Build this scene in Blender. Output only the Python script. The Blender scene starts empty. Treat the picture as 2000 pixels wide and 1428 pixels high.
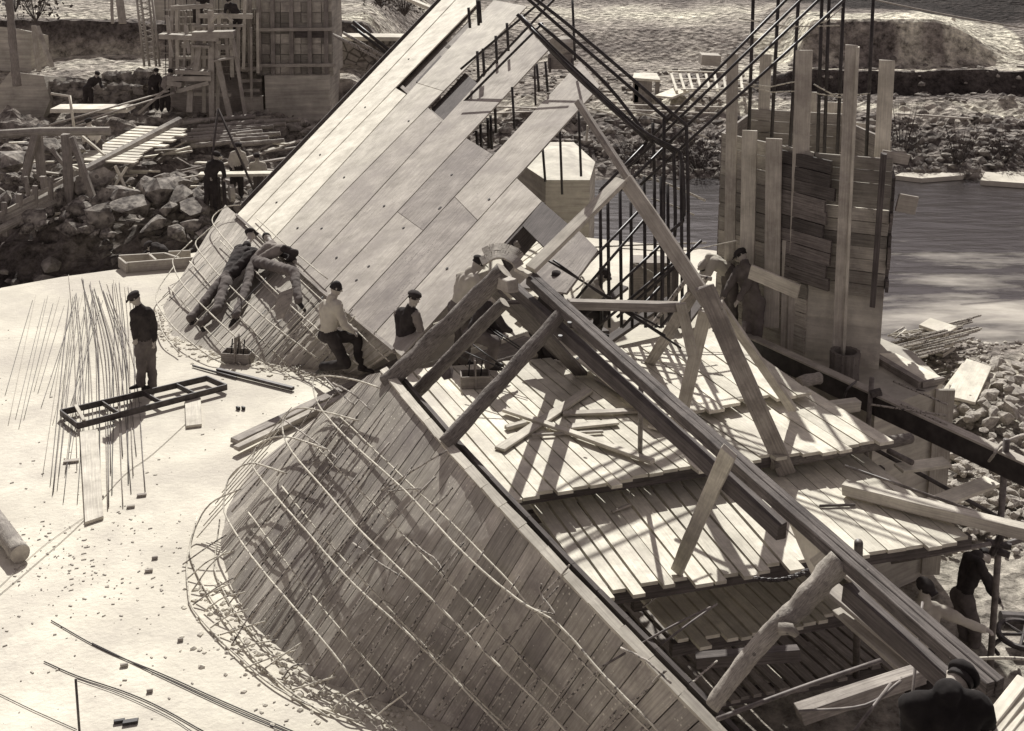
import bpy, bmesh, math, random
import numpy as np
from mathutils import Vector, Matrix, noise
from mathutils.bvhtree import BVHTree
R = math.radians
random.seed(7)
S = bpy.context.scene
C = S.collection
# ---------------------------------------------------------------- camera
F = 2300.0; CX = 1000.0; CY = 274.0; PITCH = R(12); H = 8.0
cd = bpy.data.cameras.new('camera'); cam = bpy.data.objects.new('camera', cd); C.objects.link(cam)
cam.location = (0, 0, H); cam.rotation_euler = (R(90) - PITCH, 0, 0)
cd.sensor_width = 36; cd.lens = 36 * F / 2000; cd.shift_y = -(714 - CY) / 2000
cd.clip_start = 0.1; cd.clip_end = 2000
S.camera = cam
# ---------------------------------------------------------------- world + sun
SUN = Vector((-0.04, 0.74, 0.67)).normalized()      # towards the sun (behind the site, seen against the light)
w = bpy.data.worlds.new('World'); S.world = w; w.use_nodes = True
nt = w.node_tree; bg = nt.nodes['Background']
sky = nt.nodes.new('ShaderNodeTexSky'); sky.sky_type = 'NISHITA'; sky.sun_disc = False
sky.sun_elevation = math.asin(SUN.z); sky.sun_rotation = math.atan2(SUN.x, SUN.y)
bw = nt.nodes.new('ShaderNodeRGBToBW'); nt.links.new(sky.outputs[0], bw.inputs[0])
tint = nt.nodes.new('ShaderNodeMix'); tint.data_type = 'RGBA'; tint.blend_type = 'MULTIPLY'; tint.inputs[0].default_value = 1
nt.links.new(bw.outputs[0], tint.inputs[6]); tint.inputs[7].default_value = (1.0, 0.875, 0.90, 1)
nt.links.new(tint.outputs[2], bg.inputs[0]); bg.inputs[1].default_value = 0.10
sd = bpy.data.lights.new('sun', 'SUN'); sd.energy = 4.3; sd.angle = R(0.5); sd.color = (1.0, 0.985, 0.935)
so = bpy.data.objects.new('sun', sd); C.objects.link(so); so.location = (0, 40, 40)
so.rotation_euler = SUN.to_track_quat('Z', 'Y').to_euler()
S.view_settings.view_transform = 'Standard'; S.view_settings.look = 'None'
S.view_settings.exposure = 0.52; S.view_settings.gamma = 1
S.render.resolution_x = 1024; S.render.resolution_y = 731
# ---------------------------------------------------------------- pixel -> place helpers
cp, sp_ = math.cos(PITCH), math.sin(PITCH)
def ray(px, py):
    u = (px - CX) / F; v = -(py - CY) / F
    return Vector((u, cp + v * sp_, -sp_ + v * cp))
def Z(px, py, z=0.0):
    r = ray(px, py); return Vector((0, 0, H)) + r * ((z - H) / r.z)
def T(px, py, t): return Vector((0, 0, H)) + ray(px, py) * t
def Yd(px, py, Y):
    r = ray(px, py); return Vector((0, 0, H)) + r * (Y / r.y)
def onplane(px, py, p0, n):
    r = ray(px, py); o = Vector((0, 0, H)); return o + r * ((p0 - o).dot(n) / r.dot(n))
# ---------------------------------------------------------------- materials
def _lum(c):
    # the photograph is a sepia print: warm lights, slightly rosy darks
    t = min(1, c / 0.6)
    return (c * 1.0, c * (0.85 + 0.095 * t), c * (0.82 - 0.02 * t), 1)
MATS = {}
def mat(name, a, b=None, scale=6, rough=0.85, kind='mottle', island=0.0, bump=0.0, bscale=None, spots=None, streak=None, metal=0.0, detail=6, spot_scale=40, spot_size=0.32, hard=None, sstr=.6, strk=(.5, .66)):
    """procedural surface: colours a..b mixed by noise; kind 'grain' runs along UV.x"""
    if name in MATS: return MATS[name]
    m = bpy.data.materials.new(name); m.use_nodes = True; n = m.node_tree; L = n.links
    p = n.nodes['Principled BSDF']; p.inputs['Roughness'].default_value = rough; p.inputs['Metallic'].default_value = metal
    p.inputs['Specular IOR Level'].default_value = 0.25
    tc = n.nodes.new('ShaderNodeTexCoord')
    def nz(sc, vec, det=detail, r=0.6):
        t = n.nodes.new('ShaderNodeTexNoise'); t.inputs['Scale'].default_value = sc; t.inputs['Detail'].default_value = det; t.inputs['Roughness'].default_value = r
        L.new(vec, t.inputs['Vector']); return t.outputs['Fac']
    def ramp(fac, p0, p1, c0, c1):
        r = n.nodes.new('ShaderNodeValToRGB'); r.color_ramp.elements[0].position = p0; r.color_ramp.elements[1].position = p1
        r.color_ramp.elements[0].color = c0; r.color_ramp.elements[1].color = c1; L.new(fac, r.inputs[0]); return r.outputs[0]
    def mix(f, x, y, mode='MIX'):
        q = n.nodes.new('ShaderNodeMix'); q.data_type = 'RGBA'; q.blend_type = mode
        if isinstance(f, float): q.inputs[0].default_value = f
        else: L.new(f, q.inputs[0])
        for s, i in ((x, 6), (y, 7)):
            if isinstance(s, tuple): q.inputs[i].default_value = s
            else: L.new(s, q.inputs[i])
        return q.outputs[2]
    b = a if b is None else b
    if kind == 'grain':
        mp = n.nodes.new('ShaderNodeMapping'); mp.inputs['Scale'].default_value = (0.9, 22, 1); L.new(tc.outputs['UV'], mp.inputs[0])
        f = nz(scale * 0.4, mp.outputs[0], 5, 0.65)
        col = ramp(f, 0.3, 0.7, _lum(a), _lum(b))
        f2 = nz(2.2, tc.outputs['Object'], 5, 0.7)
        col = mix(1.0, col, ramp(f2, 0.3, 0.68, (0.62, 0.61, 0.6, 1), (1.08, 1.08, 1.08, 1)), 'MULTIPLY')
        bsrc = f
    elif kind == 'form':      # horizontal board marks on cast concrete
        mp = n.nodes.new('ShaderNodeMapping'); mp.inputs['Scale'].default_value = (0.6, 0.6, 9); L.new(tc.outputs['Object'], mp.inputs[0])
        f = nz(scale * 0.4, mp.outputs[0], 5, 0.6); col = ramp(f, 0.3, 0.7, _lum(a), _lum(b))
        f2 = nz(1.1, tc.outputs['Object'], 6, 0.7); col = mix(1.0, col, ramp(f2, 0.3, 0.7, (0.6, 0.6, 0.6, 1), (1.1, 1.1, 1.1, 1)), 'MULTIPLY'); bsrc = f
    else:
        f = nz(scale, tc.outputs['Object']); col = ramp(f, hard[0] if hard else 0.33, hard[1] if hard else 0.68, _lum(a), _lum(b))
        f2 = nz(scale * 0.21, tc.outputs['Object'], 4); col = mix(1.0, col, ramp(f2, 0.3, 0.7, (0.72, 0.71, 0.70, 1), (1.1, 1.1, 1.1, 1)), 'MULTIPLY'); bsrc = f
    if island:
        g = n.nodes.new('ShaderNodeNewGeometry'); mr = n.nodes.new('ShaderNodeMapRange'); L.new(g.outputs['Random Per Island'], mr.inputs[0])
        mr.inputs[3].default_value = 1 - island; mr.inputs[4].default_value = 1 + island * 0.55
        cc = n.nodes.new('ShaderNodeCombineColor')
        for i in range(3): L.new(mr.outputs[0], cc.inputs[i])
        col = mix(1.0, col, cc.outputs[0], 'MULTIPLY')
    if spots is not None:     # cement spatter / pitting with a shape of its own
        v = n.nodes.new('ShaderNodeTexVoronoi'); v.inputs['Scale'].default_value = spot_scale; L.new(tc.outputs['Object'], v.inputs['Vector'])
        big = nz(1.3, tc.outputs['Object'], 4)
        th = n.nodes.new('ShaderNodeMath'); th.operation = 'MULTIPLY_ADD'; L.new(big, th.inputs[0]); th.inputs[1].default_value = spot_size * 1.8; th.inputs[2].default_value = -spot_size * 0.55
        lt = n.nodes.new('ShaderNodeMath'); lt.operation = 'LESS_THAN'; L.new(v.outputs['Distance'], lt.inputs[0]); L.new(th.outputs[0], lt.inputs[1])
        sc_ = n.nodes.new('ShaderNodeMath'); sc_.operation = 'MULTIPLY'; L.new(lt.outputs[0], sc_.inputs[0]); sc_.inputs[1].default_value = sstr
        col = mix(sc_.outputs[0], col, _lum(spots))
    if streak is not None:
        f3 = nz(0.75, tc.outputs['Object'], 7, 0.75)
        col = mix(ramp(f3, strk[0], strk[1], (0, 0, 0, 1), (0.85, 0.85, 0.85, 1)), col, _lum(streak))
    L.new(col, p.inputs['Base Color'])
    if bump:
        bp = n.nodes.new('ShaderNodeBump'); bp.inputs['Strength'].default_value = bump; bp.inputs['Distance'].default_value = 0.03
        L.new(nz(bscale, tc.outputs['Object'], 6) if bscale else bsrc, bp.inputs['Height']); L.new(bp.outputs[0], p.inputs['Normal'])
    MATS[name] = m; return m
M_deck = mat('pale_concrete', .55, .71, scale=1.1, bump=.5, bscale=13, rough=.95, spots=.30, spot_scale=12, spot_size=.15, streak=.44, strk=(.45, .68), sstr=.7)
M_conc = mat('cast_concrete', .38, .60, scale=3, kind='form', bump=.3)
M_core = mat('pale_cast_core', .50, .74, scale=3, kind='form', bump=.35, streak=.34)
M_pale2 = mat('greyed_panel', .46, .62, scale=2.4, kind='grain', rough=.8, bump=.12, streak=.38, strk=(.46, .7), spots=.2, spot_scale=14, spot_size=.2)
M_pale = mat('pale_panel', .70, .80, scale=2.4, kind='grain', rough=.8, bump=.1)
M_panelM = mat('stained_panel', .32, .50, scale=2.6, kind='grain', rough=.85, bump=.15, spots=.12, spot_scale=15, spot_size=.30, island=.10, streak=.26, strk=(.46, .68))
M_panelD = mat('dark_stained_panel', .20, .40, scale=3, kind='grain', rough=.85, bump=.2, spots=.09, spot_scale=15, spot_size=.45, island=.10, streak=.17, strk=(.45, .66))
M_plankA = mat('spattered_plank', .31, .56, scale=5, kind='grain', island=.28, bump=.25, spots=.68, spot_scale=19, spot_size=.42, streak=.20, sstr=.75)
M_plankB = mat('grey_plank', .34, .55, scale=5, kind='grain', island=.2, bump=.25)
M_deckpl = mat('pale_platform_plank', .60, .82, scale=5, kind='grain', island=.22, bump=.2, spots=.22, spot_scale=6, spot_size=.09, streak=.46)  # pale plank colour shared by platforms, far boards and laths
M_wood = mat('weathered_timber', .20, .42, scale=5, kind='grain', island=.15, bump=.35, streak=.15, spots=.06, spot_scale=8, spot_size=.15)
M_beam = mat('beam_timber', .05, .22, scale=6, kind='grain', island=.05, bump=.5, spots=.36, spot_scale=10, spot_size=.13, streak=.04)
M_woodL = mat('light_sawn_timber', .42, .66, scale=5, kind='grain', island=.15, bump=.2)
M_woodG = mat('grey_sawn_timber', .34, .54, scale=5, kind='grain', island=.18, bump=.25, streak=.24)
M_colw = mat('column_shutter_board', .30, .62, scale=5, kind='grain', island=.55, bump=.35, streak=.22, spots=.10, spot_scale=9, spot_size=.2)
M_ragd = mat('dark_ragged_board', .07, .26, scale=5, kind='grain', island=.6, bump=.4, streak=.06, spots=.45, spot_scale=9, spot_size=.12)
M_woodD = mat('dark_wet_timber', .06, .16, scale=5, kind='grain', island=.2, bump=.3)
M_bark = mat('rough_bark', .05, .34, scale=9, kind='grain', bump=.8, bscale=16, spots=.04, spot_scale=10, spot_size=.38)
M_barkL = mat('peeled_log_wood', .18, .52, scale=8, kind='grain', bump=.6, bscale=12, streak=.12, spots=.05, spot_scale=8, spot_size=.30)
M_end = mat('cut_log_end', .36, .50, scale=12)
M_bar = mat('encrusted_rebar', .05, .42, scale=30, rough=.7, bump=.4, hard=(.40, .50))
M_barL = mat('cement_coated_rebar', .12, .58, scale=26, rough=.85, hard=(.36, .46))
M_barD = mat('dark_rebar', .025, .06, scale=12, rough=.42)
M_steel = mat('scaffold_steel', .10, .26, scale=9, rough=.5, spots=.45, spot_scale=30, spot_size=.12)
M_rust = mat('dark_steel_frame', .04, .12, scale=9, rough=.5, spots=.5, spot_scale=25, spot_size=.08)
M_girder = mat('dark_girder', .035, .08, scale=5, rough=.6, spots=.30, spot_scale=20, spot_size=.10)
M_rock = mat('rough_rock', .07, .42, scale=2.6, bump=1.0, bscale=4, rough=.95, spots=.04, spot_scale=3, spot_size=.4)
M_stone = mat('rubble_stone', .26, .52, scale=4, bump=.5, island=.0)
M_rope = mat('old_rope', .3, .5, scale=30)
M_cloD = mat('dark_work_cloth', .030, .065, scale=5, bump=.25, rough=1)
M_cloB = mat('black_work_cloth', .010, .028, scale=5, bump=.3, rough=1)
M_cloM = mat('faded_work_trousers', .10, .19, scale=5, bump=.3, rough=1)
M_cloL = mat('pale_work_jacket', .42, .58, scale=4, bump=.3, rough=1)
M_cloG = mat('grey_work_shirt', .20, .32, scale=5, bump=.25, rough=1)
M_skin = mat('skin', .36, .44, scale=8, rough=.6)
M_hair = mat('dark_hair', .02, .045, scale=40, rough=.8)
M_boot = mat('black_boot', .02, .04, scale=10, rough=.5)
M_cord = mat('pale_cotton', .6, .7, scale=10)
# ---------------------------------------------------------------- mesh building
class MB:
    def __init__(s): s.v = []; s.f = []; s.uv = []; s.mi = []; s.cur = 0
    def face(s, idx, uvs=None):
        s.f.append(idx); s.uv.append(uvs or [(0, 0)] * len(idx)); s.mi.append(s.cur)
    def box(s, A, B, w, h, up=(0, 0, 1), taper=1.0):
        A = Vector(A); B = Vector(B); d = B - A; Ln = d.length
        if Ln < 1e-5: return
        d.normalize(); up = Vector(up); sd_ = d.cross(up)
        if sd_.length < 1e-3: sd_ = d.cross(Vector((0, 1, 0)))
        sd_.normalize(); n_ = sd_.cross(d).normalized(); o = len(s.v)
        jt = min(.012, w * .06, h * .12)
        for P_, k in ((A, 1), (B, taper)):
            for a, b in ((-1, -1), (1, -1), (1, 1), (-1, 1)):
                s.v.append(P_ + sd_ * (a * w / 2 * k + random.uniform(-jt, jt)) + n_ * (b * h / 2 * k) + d * random.uniform(-jt, jt) * 1.5)
        r0 = random.random() * 30; q = [0, w, w + h, 2 * w + h, 2 * w + 2 * h]
        for i in range(4):
            j = (i + 1) % 4
            s.face([o + i, o + j, o + 4 + j, o + 4 + i], [(r0, r0 + q[i]), (r0, r0 + q[i + 1]), (r0 + Ln, r0 + q[i + 1]), (r0 + Ln, r0 + q[i])])
        for idx in ([o + 3, o + 2, o + 1, o], [o + 4, o + 5, o + 6, o + 7]):
            s.face(idx, [(r0, r0), (r0 + h * .3, r0), (r0 + h * .3, r0 + h), (r0, r0 + h)])
    def rbeam(s, A, B, w, h, up=(0, 0, 1), j=.004, seg=.45):
        """sawn timber that is slightly bowed and uneven along its length"""
        A = Vector(A); B = Vector(B); d = B - A; Ln = d.length
        if Ln < 1e-5: return
        N = max(2, int(Ln / seg)); d.normalize(); up = Vector(up); sd_ = d.cross(up)
        if sd_.length < 1e-3: sd_ = d.cross(Vector((0, 1, 0)))
        sd_.normalize(); n_ = sd_.cross(d).normalized(); o = len(s.v); bow = random.uniform(-1, 1) * .0025 * Ln; bow2 = random.uniform(-1, 1) * .0025 * Ln
        for i in range(N + 1):
            P_ = A.lerp(B, i / N) + (sd_ * bow + n_ * bow2) * math.sin(i / N * math.pi)
            for a, b in ((-1, -1), (1, -1), (1, 1), (-1, 1)):
                s.v.append(P_ + sd_ * (a * w / 2 + random.uniform(-j, j)) + n_ * (b * h / 2 + random.uniform(-j, j)) + (d * random.uniform(-j, j) * 3 if i in (0, N) else Vector()))
        r0 = random.random() * 30; q = [0, w, w + h, 2 * w + h, 2 * w + 2 * h]
        for i in range(N):
            u0, u1 = r0 + Ln * i / N, r0 + Ln * (i + 1) / N
            for k in range(4):
                m_ = (k + 1) % 4; s.face([o + i * 4 + k, o + i * 4 + m_, o + i * 4 + 4 + m_, o + i * 4 + 4 + k], [(u0, r0 + q[k]), (u0, r0 + q[k + 1]), (u1, r0 + q[k + 1]), (u1, r0 + q[k])])
        s.face([o + 3, o + 2, o + 1, o], [(r0, r0), (r0 + h * .3, r0), (r0 + h * .3, r0 + h), (r0, r0 + h)]); e = o + N * 4
        s.face([e, e + 1, e + 2, e + 3], [(r0, r0), (r0 + h * .3, r0), (r0 + h * .3, r0 + h), (r0, r0 + h)])
    def board(s, pts, n, th):
        """quad pts[0..3] (0->1 along one end, 0->3 length), thickened by th along -n"""
        o = len(s.v); n = Vector(n).normalized()
        for P_ in pts: s.v.append(Vector(P_))
        for P_ in pts: s.v.append(Vector(P_) - n * th)
        Ln = (pts[3] - pts[0]).length; W = (pts[1] - pts[0]).length; r0 = random.random() * 30
        s.face([o, o + 1, o + 2, o + 3], [(r0, r0), (r0, r0 + W), (r0 + Ln, r0 + W), (r0 + Ln, r0)])
        s.face([o + 7, o + 6, o + 5, o + 4], [(r0, r0), (r0, r0 + W), (r0 + Ln, r0 + W), (r0 + Ln, r0)])
        for i in range(4):
            j = (i + 1) % 4; e = (pts[j] - pts[i]).length
            s.face([o + i, o + 4 + i, o + 4 + j, o + j], [(r0, r0), (r0, r0 + th), (r0 + e, r0 + th), (r0 + e, r0)])
    def poly(s, pts, n, th):
        o = len(s.v); n = Vector(n).normalized(); k = len(pts)
        for P_ in pts: s.v.append(Vector(P_))
        for P_ in pts: s.v.append(Vector(P_) - n * th)
        s.face([o + i for i in range(k)], [(p.x, p.y) for p in pts]); s.face([o + k + i for i in reversed(range(k))])
        for i in range(k):
            j = (i + 1) % k; s.face([o + i, o + k + i, o + k + j, o + j])
    def tube(s, pts, r, n=6, r1=None, wob=0.0, cap=True):
        pts = [Vector(p) for p in pts]; o = len(s.v); m = len(pts); r1 = r if r1 is None else r1
        up = Vector((0.13, 0.2, 1)).normalized(); ln = 0; sd_ = random.random() * 50
        for i, P_ in enumerate(pts):
            d = (pts[min(i + 1, m - 1)] - pts[max(i - 1, 0)]).normalized()
            a = d.cross(up)
            if a.length < .1: a = d.cross(Vector((1, 0, 0)))
            a.normalize(); b = a.cross(d)
            rr = r + (r1 - r) * i / max(1, m - 1)
            for k in range(n):
                th = 2 * math.pi * k / n
                q = rr * (1 + (wob * (noise.noise(Vector((math.cos(th) * 1.2, math.sin(th) * 1.2, i * .3 + sd_))) + .5 * noise.noise(Vector((math.cos(th) * 3, math.sin(th) * 3, i * .8 + sd_)))) if wob else 0))
                s.v.append(P_ + a * (math.cos(th) * q) + b * (math.sin(th) * q))
        for i in range(m - 1):
            for k in range(n):
                k2 = (k + 1) % n
                s.face([o + i * n + k, o + (i + 1) * n + k, o + (i + 1) * n + k2, o + i * n + k2], [(i * .3, k / n), (i * .3 + .3, k / n), (i * .3 + .3, (k + 1) / n), (i * .3, (k + 1) / n)])
        if cap:
            c = s.cur; s.cur = getattr(s, 'capmat', c)
            s.face([o + k for k in range(n)]); s.face([o + (m - 1) * n + k for k in reversed(range(n))]); s.cur = c
    def blob(s, c, r, sub=1, rough=.25, sq=(1, 1, .7)):
        o = len(s.v); bm = bmesh.new(); bmesh.ops.create_icosphere(bm, subdivisions=sub, radius=1); sd_ = random.random() * 90
        for v in bm.verts:
            k = 1 + rough * noise.noise(v.co * 1.3 + Vector((sd_, 0, 0))) * 2
            s.v.append(Vector(c) + Vector((v.co.x * sq[0], v.co.y * sq[1], v.co.z * sq[2])) * r * k)
        for f in bm.faces: s.face([o + v.index for v in f.verts])
        bm.free()
    def build(s, name, m, parent=None, smooth=False, origin=None, bevel=0):
        me = bpy.data.meshes.new(name)
        o = Vector(origin) if origin is not None else (Vector(min(s.v, key=lambda q: q.z)) if s.v else Vector())
        par = parent.matrix_world.translation if parent is not None else Vector()
        if parent is not None: o = WL[parent.name]
        me.from_pydata([tuple(v - o) for v in s.v], [], s.f)
        ul = me.uv_layers.new(name='UVMap'); i = 0
        for uv in s.uv:
            for q in uv: ul.data[i].uv = q; i += 1
        for mm in (m if isinstance(m, (list, tuple)) else [m]): me.materials.append(mm)
        me.polygons.foreach_set('material_index', s.mi)
        if smooth: me.polygons.foreach_set('use_smooth', [True] * len(s.f))
        ob = bpy.data.objects.new(name, me); C.objects.link(ob)
        if parent is not None: ob.parent = parent; WL[ob.name] = o
        else: ob.location = o; WL[ob.name] = o
        if bevel:
            bv = ob.modifiers.new('bevel', 'BEVEL'); bv.width = bevel; bv.segments = 1; bv.limit_method = 'ANGLE'
        return ob
WL = {}
def tag(o, label=None, cat=None, group=None, kind=None):
    if label: o['label'] = label
    if cat: o['category'] = cat
    if group: o['group'] = group
    if kind: o['kind'] = kind
    return o
def empty(name, loc, label=None, cat=None, group=None, kind=None):
    o = bpy.data.objects.new(name, None); C.objects.link(o); o.location = loc; o.empty_display_size = .2
    WL[o.name] = Vector(loc); return tag(o, label, cat, group, kind)
def lerp(a, b, t): return a + (b - a) * t
def plerp(poly, t):
    """point at fraction t along a list of Vectors"""
    L_ = [0]
    for i in range(1, len(poly)): L_.append(L_[-1] + (poly[i] - poly[i - 1]).length)
    d = t * L_[-1]
    for i in range(1, len(poly)):
        if d <= L_[i] or i == len(poly) - 1:
            k = (d - L_[i - 1]) / max(1e-9, L_[i] - L_[i - 1]); return poly[i - 1].lerp(poly[i], k)
def smoothline(pts, n=6):
    """Catmull-Rom through points"""
    P_ = [pts[0] * 2 - pts[1]] + list(pts) + [pts[-1] * 2 - pts[-2]]; out = []
    for i in range(1, len(P_) - 2):
        a, b, c, d = P_[i - 1:i + 3]
        for k in range(n):
            t = k / n
            out.append(0.5 * ((2 * b) + (c - a) * t + (2 * a - 5 * b + 4 * c - d) * t * t + (3 * b - a - 3 * c + d) * t ** 3))
    out.append(pts[-1]); return out
def beam(name, A, B, w, h, m, label, cat, group=None, up=(0, 0, 1), bevel=.006):
    b = MB(); b.rbeam(A, B, w, h, up, j=min(.005, w * .05, h * .08)); return tag(b.build(name, m, bevel=bevel), label, cat, group)
def logo(name, A, B, r, r1, label, cat, group=None, m=None, n=20, wob=.22, bend=.0, parent=None):
    A = Vector(A); B = Vector(B); b = MB(); b.capmat = 1
    k = max(6, int((B - A).length / .09)); pts = []
    off = Vector((random.uniform(-1, 1), random.uniform(-1, 1), random.uniform(-.3, .3))) * bend
    for i in range(k + 1):
        t = i / k
        pts.append(A.lerp(B, t) + off * math.sin(t * math.pi))
    b.tube(pts, r, n, r1, wob)
    o = b.build(name, [m or M_bark, M_end], smooth=False, parent=parent)
    if parent is None: tag(o, label, cat, group)
    for p in o.data.polygons: p.use_smooth = p.material_index == 0
    return o
def tubeobj(name, pts, r, m, label=None, cat=None, group=None, parent=None, n=6, r1=None):
    b = MB(); b.tube(pts, r, n, r1); o = b.build(name, m, parent, smooth=True)
    if parent is None: tag(o, label, cat, group)
    return o
# ================================================================ ground
def ss(a, b, x):
    t = min(1, max(0, (x - a) / (b - a))); return t * t * (3 - 2 * t)
def piece(pts, y):
    for i in range(1, len(pts)):
        if y <= pts[i][0]:
            a, b = pts[i - 1], pts[i]; return a[1] + (b[1] - a[1]) * ss(a[0], b[0], y) if False else a[1] + (b[1] - a[1]) * (y - a[0]) / (b[0] - a[0])
    return pts[-1][1]
RP = [(0, -3), (27.0, -3.05), (29.5, -3.6), (32, -4.6), (43, -4.6), (46.3, -3.3), (48, -2.6), (53, -2.35), (56.5, -1.9), (58, -2.0), (58.8, -0.95), (62.5, -1.0), (65, 0.2), (70, 0.9), (76, 1.3), (90, 9), (150, 34)]
LP = [(0, -3), (27.5, -3.1), (30.5, -3.0), (33, -1.5), (36, -1.25), (41, -1.1), (47.6, -0.8), (48.3, 0.35), (54, 0.5), (54.8, 2.0), (60, 2.2), (66, 3.0), (80, 9), (150, 34)]
RPS = [(0, -3), (27.0, -3.05), (29.5, -3.6), (32, -4.6), (43, -4.6), (46.3, -3.3), (48, -2.7), (57, -1.75), (62.5, -1.0), (66, .3), (70, 0.9), (76, 1.3), (90, 9), (150, 34)]
def gz(x, y):
    r = lerp(piece(RPS, y), piece(RP, y), ss(11, 15, x)); l = piece(LP, y)
    if 56 < y < 62 and x < 13: r += 0
    if y > 57:      # the levelled earth mound with its haul ramp, right
        k = ss(14.5, 16, x) * (1 - ss(22.0, 27.5, x)) * ss(60.6, 62.0, y) * (1 - ss(70, 76, y))
        r = lerp(r, max(r, 1.35), k)
    k = ss(-6.5, -3.0, x + (y - 40) * .05)
    z = lerp(l, r, k)
    rub = .16 + .5 * (1 - k) * ss(30, 34, y) * (1 - ss(44, 48, y)) + .25 * k * ss(45, 50, y) * (1 - ss(55, 57, y))
    if y < 27: rub = .05
    if 59 < y < 62.5 or 66 < y < 72: rub = .07
    v = Vector((x, y, 0)); z += rub * (noise.fractal(v * .45, 1.0, 2.0, 5) * 1.1 + noise.fractal(v * 1.7, 1.0, 2.0, 4) * .45)
    z += ss(70, 95, y) * noise.fractal(v * .08, 1, 2, 4) * 2.5
    return z
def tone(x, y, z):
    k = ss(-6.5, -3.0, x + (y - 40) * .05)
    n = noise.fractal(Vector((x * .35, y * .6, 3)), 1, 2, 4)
    r = piece([(0, .42), (27, .40), (29, .16), (45.5, .12), (46.3, .20), (48, .10), (50, .17), (53.2, .22), (53.8, .48), (55.6, .46), (56.2, .24), (58, .06), (58.9, .10), (59.3, .52), (61.5, .50), (63, .30), (66, .28), (69, .5), (71, .48), (74, .2), (80, .10), (150, .06)], y)  # dark dip at the terrace step paints in its shadow band
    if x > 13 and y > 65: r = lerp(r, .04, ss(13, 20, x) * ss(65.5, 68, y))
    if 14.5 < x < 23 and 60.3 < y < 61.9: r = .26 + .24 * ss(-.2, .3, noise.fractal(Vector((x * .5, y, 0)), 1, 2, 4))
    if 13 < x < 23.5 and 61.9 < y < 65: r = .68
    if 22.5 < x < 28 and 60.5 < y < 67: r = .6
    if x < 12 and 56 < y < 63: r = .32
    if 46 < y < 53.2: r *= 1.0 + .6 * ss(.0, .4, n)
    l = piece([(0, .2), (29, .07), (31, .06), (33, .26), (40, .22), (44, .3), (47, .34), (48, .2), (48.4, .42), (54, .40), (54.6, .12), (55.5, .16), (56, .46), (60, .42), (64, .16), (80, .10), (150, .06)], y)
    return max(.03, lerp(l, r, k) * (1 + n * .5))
def sheet(name, xs, ys, fz, ft, m):
    verts = []; cols = []; faces = []
    for y in ys:
        for x in xs:
            z = fz(x, y); verts.append((x, y, z)); cols.append(ft(x, y, z))
    nx = len(xs)
    for j in range(len(ys) - 1):
        for i in range(nx - 1): a = j * nx + i; faces.append((a, a + 1, a + nx + 1, a + nx))
    me = bpy.data.meshes.new(name); me.from_pydata(verts, [], faces)
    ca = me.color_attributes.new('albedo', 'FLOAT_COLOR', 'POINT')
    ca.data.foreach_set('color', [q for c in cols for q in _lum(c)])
    me.materials.append(m); ob = bpy.data.objects.new(name, me); C.objects.link(ob); return ob
mg = bpy.data.materials.new('earth_and_rubble'); mg.use_nodes = True; n = mg.node_tree; L = n.links; p = n.nodes['Principled BSDF']
p.inputs['Roughness'].default_value = 1; p.inputs['Specular IOR Level'].default_value = .1
at = n.nodes.new('ShaderNodeVertexColor'); at.layer_name = 'albedo'
tc = n.nodes.new('ShaderNodeTexCoord')
no = n.nodes.new('ShaderNodeTexNoise'); no.inputs['Scale'].default_value = 2.6; no.inputs['Detail'].default_value = 9; no.inputs['Roughness'].default_value = .75; L.new(tc.outputs['Object'], no.inputs[0])
vo = n.nodes.new('ShaderNodeTexVoronoi'); vo.inputs['Scale'].default_value = 3.2; L.new(tc.outputs['Object'], vo.inputs[0])
r1 = n.nodes.new('ShaderNodeValToRGB'); r1.color_ramp.elements[0].position = .34; r1.color_ramp.elements[1].position = .64
r1.color_ramp.elements[0].color = (.22, .21, .205, 1); r1.color_ramp.elements[1].color = (1.7, 1.7, 1.65, 1); L.new(no.outputs['Fac'], r1.inputs[0])
mx = n.nodes.new('ShaderNodeMix'); mx.data_type = 'RGBA'; mx.blend_type = 'MULTIPLY'; mx.inputs[0].default_value = 1
L.new(at.outputs[0], mx.inputs[6]); L.new(r1.outputs[0], mx.inputs[7]); L.new(mx.outputs[2], p.inputs['Base Color'])
bp = n.nodes.new('ShaderNodeBump'); bp.inputs['Strength'].default_value = .9; bp.inputs['Distance'].default_value = .25
ma = n.nodes.new('ShaderNodeMath'); ma.operation = 'ADD'; L.new(no.outputs['Fac'], ma.inputs[0]); L.new(vo.outputs['Distance'], ma.inputs[1])
L.new(ma.outputs[0], bp.inputs['Height']); L.new(bp.outputs[0], p.inputs['Normal'])
xs = [-60 + i * 2 for i in range(15)] + [-30 + i * .25 for i in range(242)] + [31 + i * 2 for i in range(25)]
ys = [2 + i for i in range(22)] + [24 + i * .2 for i in range(205)] + [65.5 + i * .7 for i in range(30)] + [87 + i * 3 for i in range(22)]
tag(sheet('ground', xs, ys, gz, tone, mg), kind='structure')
# river
mw = bpy.data.materials.new('river_water'); mw.use_nodes = True; n = mw.node_tree; L = n.links; p = n.nodes['Principled BSDF']
p.inputs['Roughness'].default_value = .22; p.inputs['IOR'].default_value = 1.33
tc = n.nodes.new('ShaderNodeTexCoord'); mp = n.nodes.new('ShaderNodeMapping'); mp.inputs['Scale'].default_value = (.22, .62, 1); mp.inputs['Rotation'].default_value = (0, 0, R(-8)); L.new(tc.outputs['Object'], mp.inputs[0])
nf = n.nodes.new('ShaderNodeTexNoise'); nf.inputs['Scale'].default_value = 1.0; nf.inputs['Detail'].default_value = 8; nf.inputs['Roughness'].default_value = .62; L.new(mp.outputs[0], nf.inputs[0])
sx = n.nodes.new('ShaderNodeSeparateXYZ'); L.new(tc.outputs['Object'], sx.inputs[0])
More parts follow.
